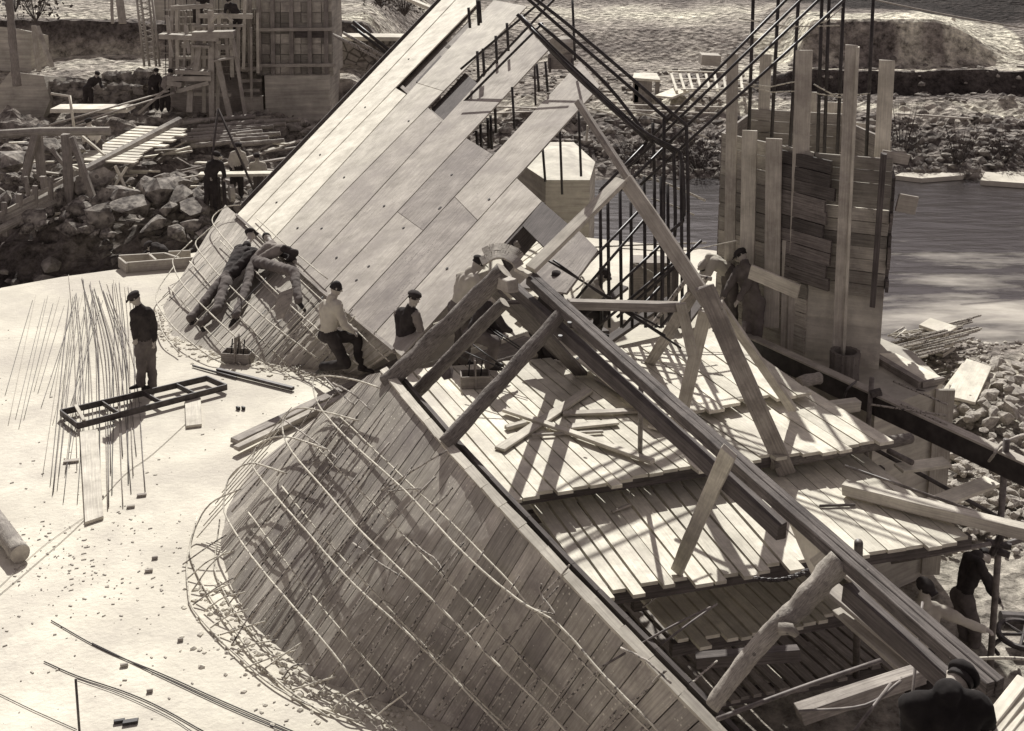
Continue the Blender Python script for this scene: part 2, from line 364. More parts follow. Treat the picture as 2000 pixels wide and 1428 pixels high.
# bright sky and sun reflections painted as pale streaks near the bank, dark beyond
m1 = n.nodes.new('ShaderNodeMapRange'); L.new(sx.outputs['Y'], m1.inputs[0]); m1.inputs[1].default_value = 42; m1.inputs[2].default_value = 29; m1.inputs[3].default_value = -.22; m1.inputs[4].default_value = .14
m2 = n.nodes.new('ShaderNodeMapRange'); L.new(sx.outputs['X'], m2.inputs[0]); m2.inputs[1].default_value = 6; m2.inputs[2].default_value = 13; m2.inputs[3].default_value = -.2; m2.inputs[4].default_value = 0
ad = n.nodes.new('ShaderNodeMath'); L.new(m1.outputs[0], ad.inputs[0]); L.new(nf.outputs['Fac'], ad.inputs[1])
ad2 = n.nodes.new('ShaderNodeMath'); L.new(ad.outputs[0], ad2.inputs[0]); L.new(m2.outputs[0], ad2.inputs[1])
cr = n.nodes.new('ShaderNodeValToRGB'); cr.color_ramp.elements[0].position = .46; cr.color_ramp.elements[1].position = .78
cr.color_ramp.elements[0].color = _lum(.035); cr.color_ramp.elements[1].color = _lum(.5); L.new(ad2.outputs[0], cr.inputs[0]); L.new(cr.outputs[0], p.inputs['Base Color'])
nb = n.nodes.new('ShaderNodeTexNoise'); nb.inputs['Scale'].default_value = 2.2; nb.inputs['Detail'].default_value = 6; L.new(mp.outputs[0], nb.inputs[0])
bp = n.nodes.new('ShaderNodeBump'); bp.inputs['Strength'].default_value = .5; bp.inputs['Distance'].default_value = .12; L.new(nb.outputs['Fac'], bp.inputs['Height']); L.new(bp.outputs[0], p.inputs['Normal'])
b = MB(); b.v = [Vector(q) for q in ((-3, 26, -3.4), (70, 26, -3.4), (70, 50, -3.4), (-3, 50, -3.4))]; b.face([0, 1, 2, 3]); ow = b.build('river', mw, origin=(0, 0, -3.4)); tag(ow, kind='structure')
b = MB(); b.v = [Vector(q) for q in ((-45, 22, -2.95), (-5, 22, -2.95), (-5, 33, -2.95), (-45, 33, -2.95))]; b.face([0, 1, 2, 3])
tag(b.build('pool_water', mat('still_dark_water', .02, .035, rough=.15), origin=(0, 0, -2.95)), kind='structure')
# ---------------------------------------------------------------- formwork A profile (needed for the deck edge)
A_top = [((745, 728), 2.0), ((865, 872), 1.95), ((985, 1005), 1.85), ((1110, 1140), 1.7), ((1250, 1285), 1.5), ((1385, 1425), 1.25), ((1560, 1610), 1.0)]
A_bot = [(445, 1130), (486, 1212), (610, 1325), (838, 1402), (1040, 1480), (1180, 1590), (1290, 1730)]
At = [Z(*q, z) for q, z in A_top]; Ab = [Z(*q, 0) for q in A_bot]
# deck: cast apron that carries the rods, the child and the loose boards
far = [Z(-260, 640), Z(4, 562), Z(120, 541), Z(230, 526), Z(330, 503), Z(420, 486), Z(560, 455), Z(700, 440)]
edge = [Vector((-16, 3, 0))] + [far[0]] + far[1:] + [Z(1125, 462), Z(1400, 490), Vector((5.0, 22, 0)), Vector((4.9, 19.0, 0)), Vector((3.3, 18.6, 0)), Vector((-1.9, 17.4, 0)), Vector((-1.75, 14.6, 0)), Vector((-1.5, 12.6, 0))]
rim = [Ab[i] + (At[i] - Ab[i]) * .22 for i in range(2, 7)]
edge += [Vector((q.x, q.y, 0)) for q in rim] + [Vector((1.9, 3, 0))]
b = MB(); b.poly([Vector((q.x, q.y, 0)) for q in edge], (0, 0, 1), 3.4)
deck = tag(b.build('concrete_apron', M_deck, origin=(0, 0, 0)), kind='structure')
# ================================================================ near inclined formwork (A)
def surf(top, bot, u, v):
    a = plerp(bot, u); b_ = plerp(top, u); return a.lerp(b_, v)
# board-by-board, each board a slab running from the apron up to the top edge
rnd = random.Random(3)
rootA = empty('inclined_formwork', Z(600, 1300), 'large inclined wall of narrow spattered boards rising from the pale apron, nearest the camera', 'formwork')
def boardwall(top, bot, cutsu, b, joint=.7):
    for i in range(len(cutsu) - 1):
        u0, u1 = cutsu[i], cutsu[i + 1] - .0017
        t0, t1 = surf(top, bot, u0, 1), surf(top, bot, u1, 1); b0, b1 = surf(top, bot, u0, -.06), surf(top, bot, u1, -.06)
        nrm = (t0 - b0).cross(t1 - b0).normalized()
        if nrm.z < 0: nrm = -nrm
        if nrm.x > 0: nrm = -nrm
        k = rnd.uniform(.35, .85); js = rnd.uniform(-.004, .004)
        ks = [0, 1] if rnd.random() < joint else [0, k, 1]      # butt joint part way up on some
        for q_ in range(len(ks) - 1):
            o = len(b.v); N = 10; r0 = rnd.random() * 40; g_ = .0016 if q_ + 2 < len(ks) else 0
            for i_ in range(N + 1):
                t_ = lerp(ks[q_], ks[q_ + 1] - g_, i_ / N); pa, pc = b0.lerp(t0, t_), b1.lerp(t1, t_)
                for p_ in (pa + nrm * js, pc + nrm * js, pc - nrm * .035, pa - nrm * .035): b.v.append(p_)
            w_ = (b1 - b0).length; L_ = (t0 - b0).length
            for i_ in range(N):
                for j_ in range(4):
                    c_ = (j_ + 1) % 4; u0_, u1_ = r0 + L_ * lerp(ks[q_], ks[q_ + 1], i_ / N), r0 + L_ * lerp(ks[q_], ks[q_ + 1], (i_ + 1) / N)
                    b.face([o + i_ * 4 + j_, o + i_ * 4 + c_, o + i_ * 4 + 4 + c_, o + i_ * 4 + 4 + j_], [(u0_, r0), (u0_, r0 + w_), (u1_, r0 + w_), (u1_, r0)])
            b.face([o + 3, o + 2, o + 1, o]); b.face([o + N * 4 + i_ for i_ in range(4)])
b = MB(); cutsu = [0]
while cutsu[-1] < 1: cutsu.append(cutsu[-1] + rnd.uniform(.024, .033))
cutsu[-1] = 1
boardwall(At, Ab, cutsu, b)
b.build('board_facing', M_plankA, rootA)
# the rounded left flank: tapering boards fanning down to the apron
Ft = [Z(744, 727, 2.0), Z(722, 732, 1.92), Z(702, 745, 1.78), Z(684, 764, 1.6)]
Fb = [Z(446, 1131, 0), Z(430, 1066, 0), Z(444, 990, 0), Z(492, 915, 0)]
b = MB(); boardwall(Ft, Fb, [i / 17 for i in range(18)], b, 1.0); b.build('flank_facing', M_plankA, rootA)
# backing behind the boards
b = MB(); 
for i in range(12):
    u0, u1 = i / 12, (i + 1) / 12
    q = [surf(At, Ab, u0, -.05), surf(At, Ab, u1, -.05), surf(At, Ab, u1, .985), surf(At, Ab, u0, .985)]
    nr = (q[3] - q[0]).cross(q[1] - q[0]).normalized()
    nr = nr if nr.x < 0 else -nr
    b.board([p_ - nr * .14 for p_ in q], nr, .05)
b.build('backing_sheet', M_woodD, rootA)
# top edge boards: pale capping batten + darker second board on the inner side
def edge_strip(poly, off, w, h, m, name, parent, up=(0, 0, 1), seg=18, u0=0.0, u1=1.0):
    b = MB()
    for i in range(seg):
        p0 = plerp(poly, u0 + (u1 - u0) * i / seg) + off; p1 = plerp(poly, u0 + (u1 - u0) * (i + 1) / seg) + off
        b.box(p0, p1, w, h, up)
    return b.build(name, m, parent)
edge_strip(At, Vector((.03, .02, .03)), .10, .05, M_woodL, 'capping_board', rootA, up=(-.3, -.1, 1), u1=.93)
edge_strip(At, Vector((.17, .08, -.06)), .05, .16, M_woodD, 'inner_board', rootA, u0=.02, u1=.97)
b = MB()
for i in range(15):
    p0 = plerp(At, i / 15 + .02); q0 = plerp(Ab, i / 15 + .02)
    b.box(p0 + Vector((.1, .05, -.06)), q0 + Vector((.55, .25, 0)), .07, .12)
for v in (.25, .55, .8):
    for i in range(14): b.box(surf(At, Ab, i / 14, v) + Vector((.16, .08, -.05)), surf(At, Ab, (i + 1) / 14, v) + Vector((.16, .08, -.05)), .08, .12)
b.build('rib_framing', M_wood, rootA)
# BVH helper so the bars follow the wall at a real distance in front of it
def bvh_of(top, bot, off, ext=(-.25, 1.15), nu=40, nv=14, v0=-.4, v1=1.15):
    def sf(u, v):
        uu = min(1, max(0, u)); p_ = surf(top, bot, uu, v)
        if u < 0: p_ += (surf(top, bot, 0, v) - surf(top, bot, .06, v)) * (-u / .06)
        if u > 1: p_ += (surf(top, bot, 1, v) - surf(top, bot, .94, v)) * ((u - 1) / .06)
        return p_
    vs = []; fs = []
    for i in range(nu + 1):
        for j in range(nv + 1):
            u = ext[0] + (ext[1] - ext[0]) * i / nu; v = v0 + (v1 - v0) * j / nv
            p_ = sf(u, v); du = sf(u + .01, v) - sf(u - .01, v); dv = sf(u, v + .02) - sf(u, v - .02)
            nr = du.cross(dv).normalized()
            if nr.dot(Vector((0, 0, H)) - p_) < 0: nr = -nr
            vs.append(p_ + nr * off)
    for i in range(nu):
        for j in range(nv): a = i * (nv + 1) + j; fs.append((a, a + nv + 1, a + nv + 2, a + 1))
    return BVHTree.FromPolygons(vs, fs)
def hitp(bv, px, py, lift=0.03):
    r = ray(px, py).normalized(); h = bv.ray_cast(Vector((0, 0, H)), r)
    g = Z(px, py, lift)
    if h[0] is None or h[0].z < lift: return g
    return h[0]
# ---- near reinforcement cage
cageA = empty('rebar_cage', Z(520, 1200), 'tied cage of crusted reinforcing bars lying over the near spattered board wall', 'rebar cage')
bA3, bA2, bA1 = bvh_of(At, Ab, .20), bvh_of(At, Ab, .13), bvh_of(At, Ab, .07)
def cbar(bv, pts, r, m, parent, wig=.004, lift=.03, dens=5):
    P_ = smoothline([hitp(bv, *q, lift) for q in pts], dens) if len(pts) > 2 else [hitp(bv, *pts[0], lift).lerp(hitp(bv, *pts[1], lift), k / 8) for k in range(9)]
    P_ = [q + Vector((rnd.uniform(-1, 1), rnd.uniform(-1, 1), rnd.uniform(-1, 1))) * wig for q in P_]
    return tubeobj('bar', P_, r, m, parent=parent)
loops = [
 [(742, 758), (700, 744), (650, 735), (616, 738), (612, 760), (628, 800), (690, 868), (790, 958), (905, 1080), (1012, 1172), (1090, 1220), (1180, 1320), (1290, 1432)],
 [(700, 822), (640, 806), (585, 797), (556, 815), (553, 845), (572, 885), (632, 955), (712, 1045), (840, 1168), (952, 1278), (1060, 1380), (1110, 1432)],
 [(640, 878), (560, 853), (515, 862), (496, 885), (496, 915), (535, 965), (596, 1035), (690, 1140), (800, 1240), (905, 1345), (990, 1430)],
 [(560, 925), (490, 905), (450, 930), (438, 975), (442, 1010), (490, 1085), (560, 1170), (650, 1275), (720, 1370), (770, 1428)],
 [(470, 955), (410, 985), (378, 1040), (372, 1085), (400, 1150), (450, 1220), (500, 1290), (560, 1345), (640, 1400)]]
for lp in loops: cbar(bA3, lp, .0115, M_barL, cageA, .002)
second = [
 [(662, 812), (720, 868), (800, 945), (870, 1010), (960, 1100), (1060, 1210), (1130, 1285), (1210, 1370), (1268, 1428)],
 [(605, 860), (650, 905), (730, 985), (850, 1110), (960, 1222), (1050, 1320), (1150, 1415)],
 [(550, 950), (620, 1035), (720, 1145), (830, 1262), (940, 1372), (1000, 1428)],
 [(485, 1000), (540, 1075), (640, 1200), (740, 1318), (850, 1432)],
 [(385, 1010), (366, 1090), (368, 1160), (378, 1190), (430, 1250), (520, 1330), (600, 1375), (700, 1410)],
 [(430, 1010), (420, 1090), (425, 1130), (470, 1210), (550, 1300)]]
for lp in second: cbar(bA1, lp, .0095, M_barL, cageA, .003)
# bars running up the slope (dark against the boards)
cross = [((628, 965), (752, 795)), ((600, 1080), (748, 860)), ((745, 958), (872, 880)), ((726, 815), (745, 788)), ((690, 905), (752, 806)), ((560, 1140), (792, 928)),
 ((538, 1060), (660, 885)), ((505, 985), (640, 800)), ((500, 950), (625, 780)), ((470, 935), (610, 745)), ((452, 1000), (560, 870)), ((455, 925), (632, 735)),
 ((535, 1185), (645, 1020)), ((560, 1200), (700, 1050)), ((590, 1210), (850, 930)), ((625, 1290), (888, 960)), ((505, 1110), (620, 975)),
 ((670, 1310), (800, 1175)), ((632, 1108), (805, 912)), ((575, 1010), (745, 820)), ((700, 1300), (905, 1060)), ((760, 1310), (940, 1140)), ((636, 1328), (745, 1205)),
 ((800, 1370), (1005, 1135)), ((850, 1400), (1090, 1145)), ((905, 1430), (1120, 1190)), ((745, 1355), (850, 1250)), ((1000, 1428), (1170, 1200)), ((1040, 1428), (1180, 1300)), ((1145, 1305), (1256, 1186)), ((1180, 1428), (1300, 1310)), ((1250, 1428), (1400, 1290)),
 ((840, 1300), (1000, 1165)), ((610, 905), (700, 780)), ((650, 1005), (760, 865)), ((520, 1020), (600, 925)), ((570, 960), (670, 830)), ((540, 930), (655, 765))]
for i, (a, c) in enumerate(cross[::2] + cross[-7:]):
    cbar(bA2 if i % 3 else bA1, [a, c], .0085 + .003 * (i % 2), M_bar, cageA, .006)
for k_ in range(26):       # evenly spaced bars running up the slope, parallel to the boards
    u = .02 + k_ * .037; v0_, v1_ = rnd.uniform(-.04, .05), rnd.uniform(.30, .86) * (1 if k_ < 20 else .8)
    q0, q1 = surf(At, Ab, min(u, .99), v0_), surf(At, Ab, min(u, .99), v1_); off_ = Vector((-.10, -.06, .10))
    tubeobj('bar', [q0.lerp(q1, i_ / 8) + off_ + Vector((rnd.uniform(-1, 1), rnd.uniform(-1, 1), rnd.uniform(-1, 1))) * .005 for i_ in range(9)], .0085, M_bar, parent=cageA)
for i in range(6):      # close-set thin bars fanning along the back edge
    x0 = 385 + i * 12; cbar(bA2, [(x0, 1050 - i * 22), (x0 + 125, 905 - i * 22)], .007, M_barL, cageA, .005)
bent = [[(632, 735), (655, 760), (690, 790)], [(650, 748), (690, 770), (722, 800)], [(555, 820), (590, 845), (622, 868), (612, 872)], [(612, 860), (640, 880), (660, 898)],
 [(758, 960), (800, 955), (830, 955)], [(840, 1000), (872, 968), (884, 952)], [(800, 1052), (828, 1078), (850, 1092), (868, 1122)], [(1058, 1140), (1056, 1160), (1078, 1190), (1080, 1200), (1045, 1190)],
 [(1256, 1186), (1300, 1155), (1316, 1152)], [(985, 1250), (1010, 1275), (1048, 1318), (1044, 1330), (1020, 1350)], [(1212, 1265), (1262, 1290), (1310, 1335)], [(1062, 1160), (1100, 1120), (1112, 1104)],
 [(600, 905), (650, 838), (640, 830)], [(800, 1060), (770, 1100), (745, 1160)], [(690, 1060), (742, 1100), (790, 1130)]]
for q in bent: cbar(bA2, q, .010, M_bar, cageA, .003)
# foot mesh of bars in the broken concrete at the toe
toe = [(372, 1100), (378, 1160), (400, 1205), (440, 1250), (500, 1300), (570, 1345), (660, 1385), (760, 1410)]
for i in range(18):
    u = i / 18; k = u * (len(toe) - 1); j = int(k); x = lerp(toe[j][0], toe[j + 1][0], k - j); y = lerp(toe[j][1], toe[j + 1][1], k - j)
    g0 = Z(x + rnd.uniform(-16, 8), y + rnd.uniform(-8, 12), .02); g1 = Z(x + rnd.uniform(55, 90), y + rnd.uniform(-75, -20), rnd.uniform(.10, .35))
    mid = g0.lerp(g1, .5) + Vector((rnd.uniform(-.04, .04), 0, rnd.uniform(0, .08)))
    tubeobj('bar', smoothline([g0, mid, g1], 4), .009, M_barL if i % 4 else M_bar, parent=cageA)
# crumbled concrete along the toe
b = MB()
for i in range(420):
    u = rnd.random(); q = plerp(Ab, u * .86); d = abs(rnd.gauss(0, .28))
    c = Vector((q.x - d - .02, q.y - d * .55 + rnd.uniform(-.08, .08), .0))
    b.blob(c, rnd.uniform(.012, .045) * (1.3 if rnd.random() < .1 else 1), 1, .35)
tag(b.build('crumbled_concrete', M_deck), 'crumbled pale concrete scattered along the foot of the board wall', 'rubble', kind='stuff')
# ================================================================ far inclined panel wall (B)
P0 = T(600, 545, 22); P1_ = T(760, 682, 18.4); P2_ = T(1000, 110, 29)
nB = (P1_ - P0).cross(P2_ - P0).normalized()
if nB.dot(Vector((0, 0, H)) - P0) < 0: nB = -nB
def onB(px, py, lift=0.0): return onplane(px, py, P0 + nB * lift, nB)
def seam(a, b_):        # line through two pixels, returned as x(y)
    return lambda y: a[0] + (b_[0] - a[0]) * (y - a[1]) / (b_[1] - a[1])
SE = [seam((478, 402), (861, 0)), seam((551, 360), (738, 161)), seam((589, 360), (770, 174)), seam((632, 360), (793, 185)), seam((687, 360), (833, 212)),
      seam((750, 360), (864, 236)), seam((826, 360), (910, 270)), seam((910, 360), (1117, 136)), seam((821, 553), (1190, 149)), seam((740, 745), (1059, 393))]
botl = [(440, 396), (465, 420), (565, 510), (631, 570), (770, 684), (830, 730)]
def bot_at(s):
    for i in range(len(botl) - 1):
        (x0, y0), (x1, y1) = botl[i], botl[i + 1]
        for k in range(41):
            x = lerp(x0, x1, k / 40); y = lerp(y0, y1, k / 40)
            if s(y) <= x: return y
    return botl[-1][1]
TOP = [-40, 1e9, 0, 0, 0, 0]
rootB = empty('panel_formwork', Z(640, 690), 'tall inclined wall of long pale smooth panels rising behind the crouching workers', 'formwork')
def strip(k, ytl, ytr, cuts, mats, lift=0.0, ybl=None, ybr=None):
    sl, sr = SE[k], SE[k + 1]
    bl = bot_at(sl) if ybl is None else ybl; br = bot_at(sr) if ybr is None else ybr
    fr = [0] + cuts + [1]
    for i in range(len(fr) - 1):
        a, c = fr[i], fr[i + 1] - (.0012 if i < len(fr) - 2 else 0)
        y0l, y1l = lerp(bl, ytl, a), lerp(bl, ytl, c); y0r, y1r = lerp(br, ytr, a), lerp(br, ytr, c); g = 1.0
        q = [onB(sl(y0l) + g, y0l, lift), onB(sr(y0r) - g, y0r, lift), onB(sr(y1r) - g, y1r, lift), onB(sl(y1l) + g, y1l, lift)]
        b = MB(); b.board(q, nB, .035); b.build('panel', mats[i % len(mats)], rootB, bevel=.004)
strip(0, -45, -42, [], [M_pale], .006)
strip(1, -38, -34, [], [M_pale], .0)
strip(2, 172, 184, [], [M_pale], .003)
strip(3, 0, 12, [.66], [M_pale2, M_pale2], .0)
strip(4, 210, 237, [], [M_panelM, M_panelM], .004)
strip(5, 57, 97, [], [M_panelM, M_panelM], .0)
strip(6, 270, 302, [.52], [M_panelM, M_panelD], .004)
strip(7, 120, 168, [.46], [M_panelD, M_panelM], .0)
strip(8, 348, 393, [], [M_panelM], .0)
# dark inner boarding seen through the openings where panels are still missing
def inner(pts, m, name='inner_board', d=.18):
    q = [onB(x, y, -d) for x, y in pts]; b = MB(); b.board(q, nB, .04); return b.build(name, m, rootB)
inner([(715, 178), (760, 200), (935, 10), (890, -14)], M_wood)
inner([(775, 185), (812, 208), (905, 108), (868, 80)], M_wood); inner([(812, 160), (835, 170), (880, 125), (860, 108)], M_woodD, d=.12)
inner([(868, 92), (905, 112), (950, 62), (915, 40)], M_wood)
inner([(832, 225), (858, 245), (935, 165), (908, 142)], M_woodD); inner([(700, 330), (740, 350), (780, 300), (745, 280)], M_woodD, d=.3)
# raised battens / side of the panel frame at its lower right: thick dark reveal
def reveal(a, c, w, name='reveal_board', m=None, lift=-.02):
    A_, B_ = onB(*a, lift), onB(*c, lift); b = MB(); b.board([A_, A_ - nB * w, B_ - nB * w, B_], (B_ - A_).cross(nB), .05); b.build(name, m or M_woodD, rootB)
reveal((1060, 396), (972, 492), .42); 
b = MB(); b.board([onB(1058, 393, -.01), onB(1112, 440, -.01), onB(1072, 492, -.01), onB(1020, 440, -.01)], nB, .05); b.build('reveal_board', M_woodD, rootB)
# short stained panel to the right of the opening
b = MB(); b.board([onB(1128, 448), onB(1168, 488), onB(1106, 572), onB(1010, 560)], nB, .04)
b.build('panel', M_panelD, rootB)
# ribs behind the panels
b = MB()
for (x0, y0, x1, y1) in ((500, 440, 860, 690), (560, 350, 1000, 640), (640, 260, 1050, 480), (740, 150, 960, 290)):
    b.box(onB(x0 + 20, y0, -.16), onB(x1 - 40, y1, -.16), .1, .14, nB)
b.build('waler', M_wood, rootB)
edge_pts = [onB(SE[0](y) - 2, y, -.05) for y in (405, 300, 200, 100, 0, -40)]
b = MB()
for i in range(5): b.box(edge_pts[i], edge_pts[i + 1], .03, .16, nB)
b.build('side_board', M_woodD, rootB)
b = MB()
for (x, y) in ((540, 395), (625, 302), (713, 209), (798, 115), (672, 346), (798, 236), (581, 445), (628, 446), (657, 503), (750, 402), (965, 137), (788, 445), (882, 341), (860, 405), (955, 389), (696, 547), (858, 407), (873, 524), (1128, 700), (720, 520)):
    c = onB(x, y, .012); d = Vector((nB.y, -nB.x, 0)).normalized(); b.tube([c - nB * .004, c + nB * .004], .028, 8)
b.build('bolt_hole', M_boot, rootB)
# bottom ledge + stained batten under the panels
b = MB(); lp = [onB(x, y, .03) for x, y in [(462, 421), (565, 512), (631, 572), (770, 686)]]
for i in range(3): b.box(lp[i], lp[i + 1], .05, .09, nB)
b.build('bottom_batten', M_wood, rootB)
# ---- lower boards of the far wall, from panels down to the apron
Bt = [onB(x, y, -.01) for x, y in [(440, 400), (465, 422), (565, 512), (631, 572), (770, 686)]]
Bb = [Z(*q, 0) for q in [(318, 600), (335, 655), (430, 694), (560, 715), (700, 735)]]
rootBB = empty('lower_board_wall', Z(430, 695), 'low sloping wall of grey boards between the apron and the tall pale panels', 'formwork')
b = MB(); u = 0
while u < 1:
    u1 = min(1, u + rnd.uniform(.018, .03))
    t0, t1 = surf(Bt, Bb, u, 1), surf(Bt, Bb, u1 - .001, 1); b0, b1 = surf(Bt, Bb, u, -.04), surf(Bt, Bb, u1 - .001, -.04)
    nr = (t0 - b0).cross(t1 - b0).normalized(); nr = nr if nr.z > 0 else -nr
    b.board([b0, b1, t1, t0], nr, .03); u = u1
b.build('board_facing', M_plankB, rootBB)
cageB = empty('rebar_cage', Z(380, 690), 'tied cage of thin reinforcing bars over the low grey boards the two men lean on', 'rebar cage')
bB2, bB1 = bvh_of(Bt, Bb, .24), bvh_of(Bt, Bb, .10)
def bb(bv, pts, r, m): cbar(bv, pts, r, m, cageB, .004)
for lp in [[(470, 400), (440, 405), (415, 425), (425, 450), (470, 500), (560, 590), (640, 660), (700, 712)],
           [(430, 430), (400, 455), (382, 475), (400, 505), (450, 560), (540, 640), (620, 700)],
           [(375, 470), (345, 500), (338, 515), (360, 560), (440, 640), (520, 712)],
           [(340, 520), (312, 560), (306, 590), (340, 640), (400, 690), (440, 712)],
           [(305, 600), (318, 650), (350, 690)]]: bb(bB2, lp, .013, M_barL)
for lp in [[(480, 440), (540, 500), (600, 560), (700, 650), (760, 706)], [(430, 470), (520, 560), (640, 680)], [(370, 510), (450, 600), (560, 712)], [(330, 560), (400, 640), (470, 712)], [(500, 425), (560, 480), (640, 545)]]: bb(bB1, lp, .011, M_barL)
for i in range(30):
    x = 318 + i * 12.5; y = 590 + min(1, i / 12) * 110 + rnd.uniform(-12, 8); L_ = rnd.uniform(60, 190)
    bb(bB2 if i % 2 else bB1, [(x, y), (x + L_ * .69, y - L_ * .72)], .008, (M_bar, M_barD, M_barL)[i % 3])
for i in range(14):
    x = 470 + i * 20; y = 690 - i * 3; L_ = rnd.uniform(60, 120)
    bb(bB1, [(x, y), (x + L_ * .69, y - L_ * .72)], .009, (M_bar, M_barL)[i % 2])
b = MB()
for i in range(260):
    q = plerp(Bb, rnd.random()); d = abs(rnd.gauss(0, .2)); b.blob((q.x - d * .5, q.y - d, 0), rnd.uniform(.015, .06), 1, .35)
tag(b.build('crumbled_concrete', M_deck), 'broken pale concrete along the foot of the far low board wall', 'rubble', kind='stuff')
# ================================================================ plank platforms
def platform(name, F0, F1, B0, B1, z, n, label, seed=1, gap=.10, th=.045, jit=.11, joists=True, m=None, edge='box', frange=(0, 1), group=None, logr=.09, jb=.9):
    rr = random.Random(seed); root = empty(name, (F0 + F1) / 2, label, 'platform', group)
    b = MB(); t = 0; ws = [rr.uniform(.8, 1.2) for _ in range(n)]; tot = sum(ws)
    for i in range(n):
        a = t / tot; t += ws[i]; c = t / tot; g = (c - a) * gap
        a0, c0 = a + g * rr.uniform(.2, .8), c - g * rr.uniform(.2, .8); a1, c1 = a + g * rr.uniform(.1, 1), c - g * rr.uniform(.1, 1)
        j = rr.uniform(-jit, jit) / (F0 - B0).length; zz = rr.uniform(-.006, .006)
        dz = Vector((0, 0, zz))
        b.board([F0.lerp(F1, a0).lerp(B0.lerp(B1, a1), j) + dz, F0.lerp(F1, c0).lerp(B0.lerp(B1, c1), j) + dz, F0.lerp(F1, c0).lerp(B0.lerp(B1, c1), 1 + j * .5) + dz, F0.lerp(F1, a0).lerp(B0.lerp(B1, a1), 1 + j * .5) + dz], (0, 0, 1), th)
    b.build('planking', m or M_deckpl, root)
    if joists:
        for k, f in enumerate((.045, .35, .65, .94)):
            A_ = F0.lerp(B0, f) - Vector((0, 0, th + .085)); B_ = F1.lerp(B1, f) - Vector((0, 0, th + .085))
            if edge == 'log' and k == 0:
                d = (B_ - A_).normalized(); logo('log_joist', A_ - d * .1, B_ + d * .45, logr, logr * .85, 'x', 'log', parent=root, m=M_bark)
            else:
                q = MB(); d = (B_ - A_).normalized(); q.box(A_ - d * .05, B_ + d * .1, .1, .16); q.build('joist', M_woodD, root)
    return root
up = Vector((0, 0, 1))
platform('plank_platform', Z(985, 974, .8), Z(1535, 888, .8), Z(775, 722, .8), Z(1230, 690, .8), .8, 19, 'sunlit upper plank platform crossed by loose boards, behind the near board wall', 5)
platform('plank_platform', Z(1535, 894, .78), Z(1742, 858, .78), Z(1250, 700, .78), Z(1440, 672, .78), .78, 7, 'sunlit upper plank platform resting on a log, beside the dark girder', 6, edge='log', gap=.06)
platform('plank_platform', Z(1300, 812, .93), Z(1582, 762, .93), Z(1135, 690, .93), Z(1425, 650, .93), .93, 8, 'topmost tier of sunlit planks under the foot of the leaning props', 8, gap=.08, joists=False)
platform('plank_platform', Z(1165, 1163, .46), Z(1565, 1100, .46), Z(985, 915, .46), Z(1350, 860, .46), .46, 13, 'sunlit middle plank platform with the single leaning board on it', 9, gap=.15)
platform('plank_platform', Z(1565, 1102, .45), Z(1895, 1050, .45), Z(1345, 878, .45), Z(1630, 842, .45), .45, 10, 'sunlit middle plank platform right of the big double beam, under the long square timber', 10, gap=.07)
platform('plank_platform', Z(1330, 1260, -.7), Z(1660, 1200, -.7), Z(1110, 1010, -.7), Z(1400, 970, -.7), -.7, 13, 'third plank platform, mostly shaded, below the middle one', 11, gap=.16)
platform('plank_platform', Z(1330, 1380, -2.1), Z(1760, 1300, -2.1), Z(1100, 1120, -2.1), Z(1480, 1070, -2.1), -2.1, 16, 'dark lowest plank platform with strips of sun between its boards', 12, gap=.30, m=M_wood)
# loose boards lying on the platforms
def lay(name, a, c, z, w, h, m, label, cat='board', z2=None):
    A_ = Z(*a, z); B_ = Z(*c, z if z2 is None else z2); return beam(name, A_, B_, w, h, m, label, cat)
lay('loose_board', (975, 878), (1150, 762), .835, .16, .04, M_woodL, 'short pale board lying diagonally on the upper platform with a pointed end')
lay('loose_board', (985, 800), (1275, 902), .86, .10, .05, M_woodL, 'long narrow grey board lying crosswise on the upper platform, ending in a notch')
lay('loose_board', (1100, 808), (1300, 800), .84, .12, .04, M_woodG, 'thin pale batten lying level across the back of the upper platform', z2=.86)
lay('loose_board', (988, 836), (1028, 825), .84, .09, .05, M_woodL, 'stubby offcut on the upper platform left of the crossed boards')
lay('loose_board', (1110, 834), (1206, 824), .84, .14, .035, M_woodL, 'broken flat board on the upper platform beyond the crossed boards')
lay('loose_board', (1268, 830), (1330, 848), .85, .12, .035, M_woodL, 'small tapered offcut on the upper platform near the double beam')
lay('loose_board', (1038, 850), (1178, 843), .84, .045, .03, M_woodG, 'thin dark stick lying on the upper platform')
lay('loose_board', (1195, 1000), (1232, 985), (.5), .04, .03, M_woodG, 'tiny batten on the middle platform near its back edge')
lay('loose_board', (1600, 988), (1670, 986), .48, .03, .03, M_woodD, 'pair of dark sticks on the middle platform right of the double beam')
lay('loose_board', (1140, 700), (1290, 815), .99, .26, .04, M_deckpl, 'bright plank with a bolt hole lying on the topmost tier beside the double beam')
lay('loose_board', (1170, 735), (1225, 768), .84, .2, .05, M_woodG, 'small square wood panel in the gap between upper platform planks')
# ================================================================ the big raking frame
K0, K1 = T(1030, 538, 14.4), T(1944, 1344, 8.0)      # centre line of the double beam
def Kp(t): return K0.lerp(K1, t)
kd = (K1 - K0).normalized(); side = kd.cross(up).normalized(); kn = side.cross(kd).normalized()
rk = empty('double_beam', K0, 'heavy double timber beam raking down from the apex to the lower right corner', 'beam')
